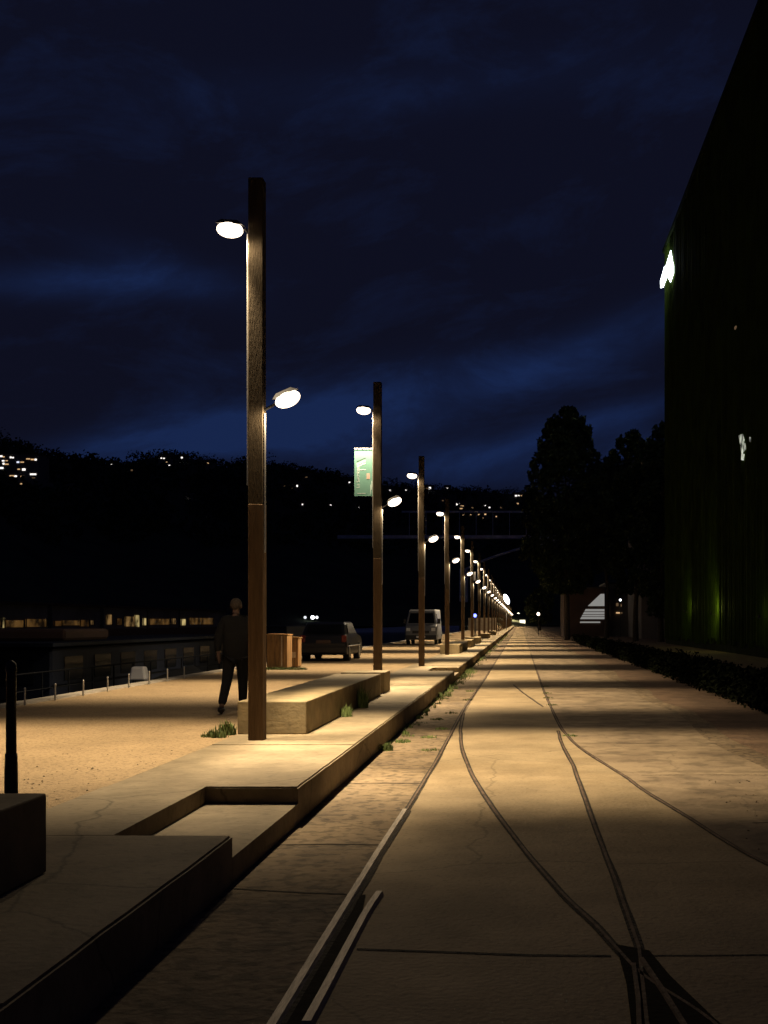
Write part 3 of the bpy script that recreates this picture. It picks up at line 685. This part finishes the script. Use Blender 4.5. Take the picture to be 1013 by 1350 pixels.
# ------------------------------------------------------------------ far bank with lit pavilions
warm = [glow('warm window %d' % i, c, s, .5) for i, (c, s) in enumerate((((1, .5, .13), .055), ((1, .58, .2), .12), ((1, .75, .3), .32), ((1, .45, .1), .03)))]
XB = -76.0
def bank(px0, px1, label, panes, ztop=3.0):
    ya = -XB*F/(VX-px0); yb = -XB*F/(VX-px1)
    t = thing('riverside_hall', label, 'building', (XB, ya, .4), group='low lit halls on the far bank'); L_ = yb - ya
    b = MB(); b.box(-8, -.4, 0, L_, 0, ztop+.9); b.build('wall', M['wall'], t)
    b = MB(); b.box(-8.5, .6, -.3, L_+.3, ztop+.9, ztop+1.3); b.build('roof', M['roof'], t)
    for p0, p1, zz0, zz1, k in panes:
        y0 = -XB*F/(VX-p0) - ya; y1 = -XB*F/(VX-p1) - ya
        f = MB().box(-.38, -.30, y0, y1, zz0, zz1).build('window', warm[k], t)
        b = MB(); n = max(1, int((y1-y0)/7))
        for i in range(n+1): yy = y0 + (y1-y0)*i/n; b.box(-.29, -.2, yy-.12, yy+.12, zz0-.1, zz1+.1)
        b.build('frame', M['dark'], f)
bank(-60, 66, 'leftmost low riverside hall with dull yellow windows on the far bank', [(-50, 5, .5, 1.5, 0), (5, 9, .4, 1.9, 2), (9, 34, .45, 1.5, 0), (37, 64, .5, 1.7, 0)])
bank(72, 135, 'second low riverside hall, dim orange windows above the houseboat roof', [(74, 84, .6, 1.4, 3), (84, 108, .7, 1.5, 0), (108, 120, .5, 1.6, 3), (121, 126, .8, 1.5, 1)])
bank(140, 196, 'third riverside hall with the brightest yellow windows on the far bank', [(143, 150, .8, 2.6, 1), (156, 163, .7, 1.9, 3), (167, 180, .4, 2.3, 1), (180, 186, .3, 2.6, 2), (191, 195, .6, 2.0, 2)])
bank(198, 238, 'fourth riverside hall, orange windows left of the person', [(199, 226, .7, 1.9, 0), (229, 234, .8, 2.0, 1)])
bank(240, 300, 'rightmost riverside hall, dull amber windows beside the person', [(241, 247, .5, 1.9, 2), (252, 283, .7, 2.2, 0)])

# ------------------------------------------------------------------ hill with woods and houses
ridge = [(-420, 560), (-200, 575), (-60, 578), (0, 582), (30, 584), (60, 596), (90, 600), (140, 607), (165, 613), (175, 603), (210, 597), (245, 598), (275, 606), (300, 612), (330, 604), (380, 612), (440, 622), (500, 634), (560, 640), (620, 642), (690, 648), (760, 655), (900, 664), (1100, 668), (1500, 670)]
def rpy(px):
    for (a, ya), (c, yc) in zip(ridge, ridge[1:]):
        if a <= px <= c: return ya + (yc-ya)*(px-a)/(c-a)
    return ridge[-1][1]
def ridgeY(px): return 520 + 420 * max(0, min(1.6, px/690)) 
b = MB(); grid = []
cols = list(range(-420, 1501, 12))
for px in cols:
    colv = []; Yr = ridgeY(px); zr = PZ(rpy(px) + 5, Yr)
    for j in range(9):
        u = j/8; Y = Yr*(.42 + .58*u); X = PX(px, Y)
        z = .4 + (zr - .4) * (u**1.1) * (1 + .0) + noise.noise((px*.02, u*4, 0)) * 3 * (1-u) * u * 4
        colv.append(b.bm.verts.new((X, Y, z)))
    colv.append(b.bm.verts.new((PX(px, Yr*1.5), Yr*1.5, zr*.9))); grid.append(colv)
for A_, B_ in zip(grid, grid[1:]):
    for i in range(9): b.bm.faces.new((A_[i], A_[i+1], B_[i+1], B_[i]))
tag(b.build('hill', M['wood'], smooth=True), kind='structure')
def hill_at(px, u):
    Yr = ridgeY(px); zr = PZ(rpy(px) + 5, Yr); Y = Yr*(.42+.58*u); return Vector((PX(px, Y), Y, .4 + (zr-.4)*u**1.1))
b = MB()
def leafball(b, c, rx, rz, n, s):
    for _ in range(n):
        d = Vector((random.gauss(0, 1), random.gauss(0, 1), random.gauss(0, 1))).normalized() * random.random()**.35
        p = c + Vector((d.x*rx, d.y*rx, d.z*rz)); a = Vector((random.gauss(0,1), random.gauss(0,1), random.gauss(0,1))).normalized() * s * random.uniform(.5, 1.2)
        e = a.orthogonal().normalized() * s * random.uniform(.4, .9)
        b.bm.faces.new([b.bm.verts.new(q) for q in (p-a, p-e*.8, p+a*.9, p+e)])
for px in range(-60, 800, 5):
    p = hill_at(px + random.uniform(-3, 3), 1.0); r = random.uniform(1.6, 4.2) * (1 if random.random() < .85 else 1.5)
    leafball(b, p + Vector((0, 0, r*.2)), r, r*random.uniform(.8, 1.25), 60, .8)
for _ in range(700):
    p = hill_at(random.uniform(-60, 800), random.uniform(.35, .97)); r = random.uniform(3, 6); leafball(b, p + Vector((0, 0, r*.5)), r, r, 26, 1.5)
tag(b.build('woods', M['wood']), 'dark wooded slope below the ridge across the river', 'woods', kind='stuff')

wins = {k: glow('window light ' + k, c, s) for k, c, s in (('white', (1, .93, .88), 1.6), ('warm', (1, .62, .30), .75), ('dim', (1, .6, .3), .10), ('blue', (.75, .8, 1), 1.2), ('green', (.55, .7, .2), .25))}
def house(label, lights, storeys=2, cat='house', name='hill_house', grp='houses with lit windows on the hillside'):
    """lights: (px, py, w px, h px, kind); all on one facade turned to the camera"""
    xs = [l[0] for l in lights]; ys = [l[1] for l in lights]; cx = sum(xs)/len(xs)
    Yr = ridgeY(cx); zr = PZ(rpy(cx)+5, Yr)
    # find slope parameter whose picture height is just below the lights
    u = 1.0
    for i in range(100):
        q = hill_at(cx, 1 - i*.008)
        if VY - F*(q.z - H)/q.y > max(ys) + 1: u = 1 - i*.008; break
    q = hill_at(cx, u); Y = q.y - 8; m = Y/F
    x0 = min(l[0]-l[2]/2 for l in lights) - 3; x1 = max(l[0]+l[2]/2 for l in lights) + 3
    zt = PZ(min(ys) - 2.5, Y); zb = q.z - 9
    X0, X1 = PX(x0, Y), PX(x1, Y); w = (X1-X0)/2
    t = thing(name, label, cat, ((X0+X1)/2, Y, zb), group=grp)
    b = MB(); b.box(-w, w, 0, 9, 0, zt - zb); b.build('wall', M['wall'], t)
    if cat == 'house':
        b = MB(); b.prism([(-w-.4, -.4, zt-zb), (-w-.4, 4.5, zt-zb+1.6), (-w-.4, 9.4, zt-zb)], (2*w+.8, 0, 0)); b.build('roof', M['roof'], t)
    else: b = MB(); b.box(-w-.3, w+.3, -.3, 9.3, zt-zb, zt-zb+.4); b.build('roof', M['roof'], t)
    for px, py, pw, ph, k in lights:
        b = MB(); x = PX(px, Y) - (X0+X1)/2; z = PZ(py, Y) - zb; b.box(x - pw*m/2, x + pw*m/2, -.12, -.01, z - ph*m/2, z + ph*m/2)
        b.build('window', wins[k], t)
house('apartment block with many rows of lit windows at the far left of the hilltop', [(1.5, 601.5, 4, 1.8, 'white'), (5, 602.3, 2.5, 1.3, 'warm'), (14.5, 603, 2.2, 2, 'white'), (17.5, 603.3, 2, 1.6, 'white'), (4.5, 607.5, 3, 1.6, 'white'), (9, 607.4, 3, 1, 'warm'),
      (5, 611.3, 2.2, 2.2, 'white'), (9, 612, 5, 1.4, 'warm'), (2.5, 617, 4.5, 2.2, 'white'), (24, 609.3, 3.2, 2, 'blue'), (29.5, 609.3, 4.5, 1.2, 'warm'), (37.5, 605, 5, 1.3, 'warm'), (43, 605.8, 4, 1.7, 'warm'), (47.3, 606, 2.6, 2.2, 'white'),
      (25, 618.6, 3, 1.4, 'warm'), (31.7, 619, 4.2, 2.6, 'white'), (16, 627.4, 6, 1.6, 'warm'), (21, 627.8, 3, 2, 'white'), (30, 628.3, 5, 2, 'warm'), (31, 628.3, 2, 2, 'white'), (44, 625.3, 8, 1.9, 'white'), (44.5, 630, 4, 1, 'dim'), (29, 637.8, 4.5, 1.3, 'warm')],
      cat='apartment block', name='apartment_block', grp=None)
HL = [('small house light just right of the apartment block', [(54.4, 635, 2.2, 2.2, 'white')]),
      ('dim house below the dip of the ridge, right of the apartment block', [(70, 622, 2, 1.2, 'dim')]),
      ('very faint house under the ridge at left', [(91, 643, 2, 1.2, 'dim')]),
      ('single white light high on the left ridge, in the dip', [(147, 611.5, 1.6, 1.6, 'white')]),
      ('faint warm house left of the wooded knoll', [(174, 620, 2.4, 2, 'dim')]),
      ('hilltop house with four small lights in a slanting row', [(213, 604, 2, 1.3, 'white'), (216.5, 604.3, 2, 1.3, 'white'), (220, 609.4, 1.5, 1.3, 'warm'), (223.4, 613, 2, 1.8, 'white')]),
      ('hilltop house with one white light, right of the slanting row', [(240, 603.3, 2.2, 1.9, 'white')]),
      ('dim double window house left of the nearest lamp post', [(265, 610.8, 3.5, 1.2, 'dim'), (266, 614, 3, 1.4, 'dim'), (274.5, 610.5, 2, 1.4, 'warm')]),
      ('lone white light in the middle of the dark left slope', [(249, 655.6, 1.8, 1.6, 'white')]),
      ('wide dim house with a white light, right of the nearest lamp post', [(380, 642, 12, 3.5, 'dim'), (392, 640.6, 1.8, 2.4, 'white')]),
      ('faint house on the ridge right of the nearest lamp post', [(404, 629, 3, 1.2, 'dim')]),
      ('single light below the wide dim house', [(399, 665, 1.6, 1.6, 'white')]),
      ('white light left of the banner', [(436, 666.5, 2.4, 2.2, 'white')]), ('light beside the lower left corner of the banner', [(461, 636, 2, 1.6, 'white')]),
      ('white light just under the banner', [(473, 668.6, 2.4, 2.2, 'white')]), ('tiny light below the banner near the second post', [(480, 680, 1.6, 1.6, 'warm')]),
      ('greenish dim light low on the slope left of the second post', [(453.3, 705, 2.8, 2.6, 'green')]),
      ('light on the ridge right of the second post', [(514.5, 646.6, 2, 1.6, 'white')]), ('light on the ridge left of the third post', [(536, 646, 2.2, 1.4, 'white')]),
      ('tall bright window on the ridge right of the third post', [(567, 643.6, 2.6, 3, 'white'), (563, 644, 3, 1.2, 'dim')]), ('last white light on the ridge above the fourth post', [(590, 643.6, 1.8, 1.5, 'white')]),
      ('dim house under the ridge left of the fourth post', [(584, 660, 2, 1.4, 'dim')]),
      ('brightest house of the right hillside with three lit floors', [(604, 665, 4.5, 3, 'white'), (609.5, 667, 4, 1, 'warm'), (609, 670.5, 5, 1.2, 'warm')]),
      ('house with a row of orange windows below the brightest house', [(611, 678.6, 2.4, 1.8, 'warm'), (616.5, 678.4, 4, 1, 'warm'), (621, 678.4, 2.5, 1.1, 'warm')]),
      ('light right of the three lit floors', [(622.7, 670, 2.4, 2, 'warm')]), ('warm light under the middle of the right hillside', [(631.6, 678.6, 2, 1.6, 'warm')]),
      ('warm pair of lights stacked on the right hillside', [(640, 678, 2.4, 1.7, 'warm'), (636.6, 683, 1.5, 1.3, 'warm')]), ('upper white light of the right hillside', [(639.7, 666, 2.4, 1.9, 'white')]),
      ('white light right of the upper one on the right hillside', [(645.5, 668.8, 2.2, 2, 'white')]), ('dim wide window toward the right end of the hillside', [(662, 669, 4.5, 1.8, 'dim'), (663, 669, 1.4, 1, 'warm')]),
      ('tiny warm light low at the right end of the hillside', [(654.5, 681, 1.6, 1.4, 'warm')]), ('row of bright orange windows at the right end of the ridge', [(680.5, 653.5, 2.6, 1.8, 'white'), (684, 653.5, 2.2, 1.6, 'white'), (687.3, 653.7, 1.6, 1.3, 'warm')]),
      ('faint light just under the right end of the ridge', [(682.5, 664, 3, 1.6, 'warm')])]
for lab, ls in HL: house('hillside house, ' + lab, ls)

# ------------------------------------------------------------------ steel bridge over the river
Yb = 430.0; bz = lambda py: PZ(py, Yb)
t = thing('steel_bridge', 'faint grey girder bridge crossing behind the lamp row, with a slanting arch', 'bridge', (0, Yb, 0))
b = MB(); b.box(PX(445, Yb), PX(1100, Yb), 0, 5, bz(710), bz(705.5)); b.build('deck', M['bridge'], t)
b = MB(); b.box(PX(530, Yb), PX(1100, Yb), -.5, -.1, bz(676), bz(673.5)); b.build('upper_chord', M['bridge'], t)
for px in range(540, 1100, 22): b = MB(); b.box(PX(px, Yb)-.12, PX(px, Yb)+.12, -.45, -.15, bz(705.5), bz(676)); b.build('post', M['bridge'], t)
b = MB(); pts = []
for i in range(13):
    u = i/12; px = 612 + 200*u; py = 752 - 46 * math.sin(u*math.pi/2*1.0)**.8 if u > 0 else 752
    pts.append(Vector((PX(px, Yb), -.6, bz(py))))
for p, q in zip(pts, pts[1:]): b.tube(p, q, .5, n=6)
b.build('arch_rib', M['bridge'], t)
b = MB(); b.box(PX(606, Yb), PX(617, Yb), -1, 3, -2, bz(750)); b.build('pier', M['bridge'], t)

# ------------------------------------------------------------------ distant bits at the vanishing point
def mast_light(px, py, Y, r, col, s, label, name='distant_lamp', sc=(1, 1, 1), rot=0, zg=.0, cat='lamp'):
    X = PX(px, Y); z = PZ(py, Y); t = thing(name, label, cat, (X, Y, zg))
    b = MB(); b.tube((0, 0, 0), (0, 0, z - zg - r*.5), .05, .04, 8); b.build('mast', M['dark'], t)
    b = MB(); b.ball((0, 0, 0), r, 14, sc); o = b.build('lantern', glow(name + ' glow', col, s), t, True); o.location = (0, 0, z - zg); o.rotation_euler = (0, rot, 0)
    return t
mast_light(668, 790, 185, .42, (.85, .88, 1), 8, 'large bluish white floodlight above the far end of the lamp row', 'floodlight', (.95, .5, 2.1), R(-24), cat='floodlight')
mast_light(710, 809.5, 150, .20, (1, .85, .7), 6, 'round white lantern beside the tree, right of the vanishing point')
mast_light(626.5, 811.5, 75, .12, (.12, .15, 1), 6, 'small blue lamp between the far lamp posts', 'blue_lamp', zg=PL)
mast_light(818, 791, 125, .13, (.9, .95, 1), 4, 'small white lamp under the trees right of the striped building')
mast_light(683.5, 810, 420, .6, (1, .95, .7), 4, 'highest of the yellowish lights at the vanishing point')
mast_light(690, 813, 420, .55, (1, .9, .6), 4, 'right one of the yellowish lights at the vanishing point')
for i, (px, py) in enumerate(((402.5, 814), (412.4, 814), (418, 813.8))):
    Y = 330; X = PX(px, Y)
    t = mast_light(px, py, Y, .42 if i != 1 else .55, (.9, .95, 1), (1.0, 5, 2)[i], 'small white lamp on the far bank above the dark car, ' + ['dim left one of three', 'bright middle one of three', 'right one of three'][i], zg=.4)
# glowing kiosk and pale wall at the end of the quay
t = thing('kiosk', 'pale lit kiosk at the vanishing point of the track', 'kiosk', (PX(689, 400), 400, 0))
b = MB(); b.box(-1.1, 1.1, 0, 2, 0, 2.6); b.build('wall', M['white'], t)
b = MB(); b.box(-.95, .95, -.08, -.01, .9, 2.3); b.build('window', glow('kiosk window', (1, .9, .6), 2.2), t)
b = MB(); b.box(-1.3, 1.3, -.3, 2.3, 2.6, 2.8); b.build('roof', M['dark'], t)
b = MB(); b.box(-8.0, -3.6, 175, 175.4, PL, 2.3); o = tag(b.build('low_wall', M['stone']), 'pale wall closing the esplanade behind the far lamp posts', 'wall')

# striped lit facade behind the big tree
Ys = 128.0; sxm = lambda px: PX(px, Ys)
t = thing('striped_building', 'low building whose pale facade is lit in horizontal white stripes', 'building', (0, Ys, 0))
b = MB(); b.box(sxm(744), sxm(798), 0, 12, 0, PZ(776, Ys)); b.build('wall', M['roof'], t)
b = MB(); b.box(sxm(744)-.3, sxm(797.5)+.1, -.3, 12.3, PZ(776, Ys), PZ(774, Ys)); b.build('roof', M['dark'], t)
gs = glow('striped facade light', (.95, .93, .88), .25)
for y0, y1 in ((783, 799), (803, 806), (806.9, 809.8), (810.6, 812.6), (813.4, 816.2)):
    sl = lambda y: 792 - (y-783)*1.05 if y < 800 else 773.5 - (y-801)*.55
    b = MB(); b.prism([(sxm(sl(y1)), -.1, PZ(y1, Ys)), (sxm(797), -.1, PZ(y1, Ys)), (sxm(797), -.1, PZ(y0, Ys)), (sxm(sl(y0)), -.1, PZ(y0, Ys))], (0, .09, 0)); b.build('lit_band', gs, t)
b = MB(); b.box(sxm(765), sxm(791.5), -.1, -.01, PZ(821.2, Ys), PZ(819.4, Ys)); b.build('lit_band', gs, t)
t = thing('back_building', 'small dim building with warm windows right of the striped facade', 'building', (0, 132, 0))
b = MB(); b.box(PX(799, 132), PX(850, 132), 0, 10, 0, PZ(770, 132)); b.build('wall', M['wall'], t)
b = MB(); b.box(PX(798, 132), PX(851, 132), -.3, 10.3, PZ(770, 132), PZ(768, 132)); b.build('roof', M['dark'], t)
for px, py, w_, h_, k in ((814, 797, 3, 4, 'dim'), (819, 798, 1.6, 3.6, 'dim'), (802.5, 801, 1.6, 6, 'dim'), (801, 809, 3, 2, 'warm'), (815, 808, 5, 1.6, 'warm'), (820, 808, 1.2, 2, 'dim')):
    m_ = 132/F; b = MB(); b.box(PX(px, 132)-w_*m_/2, PX(px, 132)+w_*m_/2, -.1, -.01, PZ(py, 132)-h_*m_/2, PZ(py, 132)+h_*m_/2); b.build('window', wins[k], t)

# ------------------------------------------------------------------ trees and hedge on the right
def tree(name, label, X, Y, h, rad, cb_, prof, n=9000, s=.26, trunk=.28):
    """prof: list of (height fraction, radius fraction)"""
    t = thing(name, label, 'tree', (X, Y, 0), group='dark trees right of the track')
    b = MB(); pr = Vector((0, 0, -.1)); r = trunk
    for k in range(1, 7):
        q = Vector((random.uniform(-.15, .15)*k*.5, random.uniform(-.1, .1)*k*.5, h*.8*k/6)); b.tube(pr, q, r, r*.78, 9); pr = q; r *= .78
        if q.z > cb_:
            for _ in range(3):
                a = random.uniform(0, 6.28); b.tube(q, q + Vector((math.cos(a)*rad*.6, math.sin(a)*rad*.6, h*.10)), r*.5, r*.12, 6)
    b.build('trunk', M['bark'], t)
    def rf(u):
        for (a, ra), (c, rc) in zip(prof, prof[1:]):
            if a <= u <= c: return ra + (rc-ra)*(u-a)/(c-a)
        return .05
    b = MB(); clumps = []
    for _ in range(int(n/26)):
        u = random.random(); zz = cb_ + (h-cb_)*u; rr = rad*rf(u); a = random.uniform(0, 6.28); q = rr * random.random()**.45
        clumps.append((Vector((q*math.cos(a), q*math.sin(a), zz)), random.uniform(.25, .62)*(.4 + .6*rf(u))))
    for c, cr in clumps: leafball(b, c, cr, cr*1.5, 40, s*.8)
    b.build('crown', M['leaf'], t)
Yt = 104.0
tree('broadleaf_tree', 'tallest dark tree, a pointed crown standing before the striped building', PX(748, Yt), Yt, PZ(540, Yt), 4.1, 4.4, [(0, .35), (.06, .6), (.2, 1.0), (.5, .98), (.7, .80), (.85, .56), (.95, .34), (1, .12)], 16000, .30)
tree('broadleaf_tree', 'medium dark tree right of the tallest one, before the green building corner', PX(838, 98), 98, PZ(572, 98), 3.4, 4.2, [(0, .5), (.2, .9), (.6, 1.0), (.85, .75), (1, .2)], 9000, .28)
tree('broadleaf_tree', 'dark tree right against the corner of the green building', PX(872, 94), 94, PZ(560, 94), 2.3, 2.4, [(0, .5), (.3, 1), (.8, .85), (1, .2)], 5000, .28)
tree('broadleaf_tree', 'small distant tree with a faintly lit crown near the vanishing point', PX(712, 215), 215, PZ(775, 215), 3.2, 1.5, [(0, .5), (.4, 1), (.8, .7), (1, .2)], 3000, .35)
tree('broadleaf_tree', 'farther dark tree filling the gap left of the medium tree', PX(800, 118), 118, PZ(606, 118), 3.6, 9, [(0, .3), (.2, .9), (.6, 1.0), (.85, .7), (1, .2)], 7000, .3)
def hedge(label, x0, x1, y0, y1, h, n):
    t = thing('hedge', label, 'hedge', (x0, y0, 0)); b = MB()
    for _ in range(n):
        y = random.uniform(0, y1-y0) * random.random()**.6; x = random.random()**1.4 * (x1-x0)
        zz = h * random.random()**.7 * (.75 + .35*noise.noise((y*.6, x, 3)))
        leafball(b, Vector((x + .15*noise.noise((y*.8, 0, 0)), y, zz)), .16, .14, 9, .06)
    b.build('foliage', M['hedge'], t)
    b = MB()
    y = .2
    while y < y1-y0: b.tube((.35, y, -.02), (.35+random.uniform(-.1, .1), y, h*.8), .02, .01, 5); y += .9
    b.build('stems', M['bark'], t)
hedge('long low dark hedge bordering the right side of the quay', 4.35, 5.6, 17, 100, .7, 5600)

# ------------------------------------------------------------------ green building
XG = 11.2; Y0, Y1 = 30.0, 87.5; HT = 30.3
t = thing('green_building', 'tall dark green office block with perforated cladding filling the right edge', 'building', (XG, Y0, 0))
b = MB(); b.box(0, 30, 0, Y1-Y0, 0, HT-.3); b.build('wall', M['green2'], t)
b = MB(); b.box(-.25, 30.2, -.2, Y1-Y0+.02, HT-.3, HT); b.build('roof_edge', M['green2'], t)
b = MB(); y = .15
while y < Y1-Y0-.1:
    d = .10 + .05*noise.noise((y*.3, 1, 1)) + random.uniform(-.05, .07); b.box(-d-.05, -.05, y, y+.05, .3 + .5*random.random(), HT-.31); y += .26 + .16*random.random()
b.build('cladding_fins', M['green'], t)
b = MB()
for k in range(1, 9): b.box(-.048, -.002, 0, Y1-Y0, 3.3*k-.08, 3.3*k+.08)
b.build('floor_bands', M['green'], t)
random.seed(3)
for k in range(1, 8):
    for j in range(5):
        y = 4 + j*11 + random.uniform(-2, 2); z = 3.3*k + .9
        if k == 0: z = .3
        b = MB(); b.box(-.046, -.004, y, y + random.choice((2.4, 3.6)), z, z + (2.0 if k else 2.7)); b.build('window', M['glass'], t)
M['fluo'] = glow('office light', (.9, .95, .75), .55, 2.2)
def fpt(px, py, d=-.2): Y = F*(XG+d)/(px-VX); return Y - Y0, PZ(py, Y)
for pts in ([(974, 574), (979, 572), (981, 580), (979, 590), (976, 586)], [(976, 588), (982, 584), (983, 592), (978, 598)], [(978, 597), (981, 599), (980, 607), (977, 606)], [(968, 432), (970, 429), (971, 431), (969, 435)], [(988, 576), (990, 577), (990, 583), (988, 582)]):
    b = MB(); b.prism([(-.2, *fpt(px, py)) for px, py in pts], (.03, 0, 0)); b.build('lit_window', M['fluo'] if pts[0][1] > 500 else wins['dim'], t)
M['corner'] = glow('corner light', (.85, .95, 1), 9)
s = thing('corner_light', 'glaring white corner light high on the green building', 'light', (XG, Y1, 0))
Yc_ = Y1 + .05
b = MB(); b.prism([(PX(px, Yc_)-XG, .05, PZ(py, Yc_)) for px, py in ((871.5, 379), (871, 370), (876, 352), (879, 341), (879, 368), (875, 378))], (0, .15, 0)); b.build('glare_panel', M['corner'], s)
b = MB(); q = []
for px, py in ((874.6, 362), (884.3, 330), (886.5, 344), (888, 350), (888, 360), (884, 372), (880, 364), (874.6, 377)):
    Y = F*(XG-.24)/(px-VX); q.append((-.24, Y - Y1, PZ(py, Y)))
b.prism(q, (.03, 0, 0)); b.build('glare_panel', M['corner'], s)
def pt(name, loc, e, col, parent, r=.1):
    l = bpy.data.lights.new(name, 'POINT'); l.energy = e; l.color = col; l.shadow_soft_size = r; o = bpy.data.objects.new(name, l); COL.objects.link(o); o.location = loc; o.parent = parent
pt('corner_glow', (-1.3, -3.0, 28.3), 130, (.85, .95, 1), s)
# low lamps added outside for the interior glow through the cladding
for i, (px, py, e) in enumerate(((905, 801, 14), (940, 803, 34), (1004, 806, 4))):
    Y = F*(XG-.5)/(px-VX); z = PZ(py, Y)
    s = thing('added_lamp', 'lamp added to give the green cladding its inner glow, ' + ['faint left one', 'brighter one in the middle', 'faintest one at the right'][i], 'added lamp', (XG-.5, Y, z-.4), group='added lamps low on the green building')
    b = MB(); b.tube((-.1, 0, .1), (-.1, 0, .25), .06, .05, 10); b.build('lamp_body', M['dark'], s)
    b = MB(); b.tube((-.1, 0, .12), (.45, 0, .05), .015, n=6); b.build('bracket', M['dark'], s)
    pt('added_glow', (-.1, 0, .5), e, (.95, 1, .2), s, .05)
# dim neighbour block beyond
t = thing('office_block', 'dark block beyond the green building with faint reflections painted as glowing panes', 'building', (0, 112, 0))
b = MB(); b.box(PX(846, 112), PX(846, 112)+14, 0, 14, 0, PZ(590, 112)); b.build('wall', M['wall'], t)
b = MB(); b.box(PX(845, 112), PX(846, 112)+14.3, -.2, 14.2, PZ(590, 112), PZ(587, 112)); b.build('roof', M['dark'], t)
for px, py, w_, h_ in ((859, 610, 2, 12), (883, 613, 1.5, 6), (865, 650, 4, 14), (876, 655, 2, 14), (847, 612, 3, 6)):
    m_ = 112/F; b = MB(); b.box(PX(px, 112)-w_*m_/2, PX(px, 112)+w_*m_/2, -.1, -.01, PZ(py, 112)-h_*m_/2, PZ(py, 112)+h_*m_/2); b.build('window', wins['dim'], t)  # faint reflections put in as dimly glowing panes
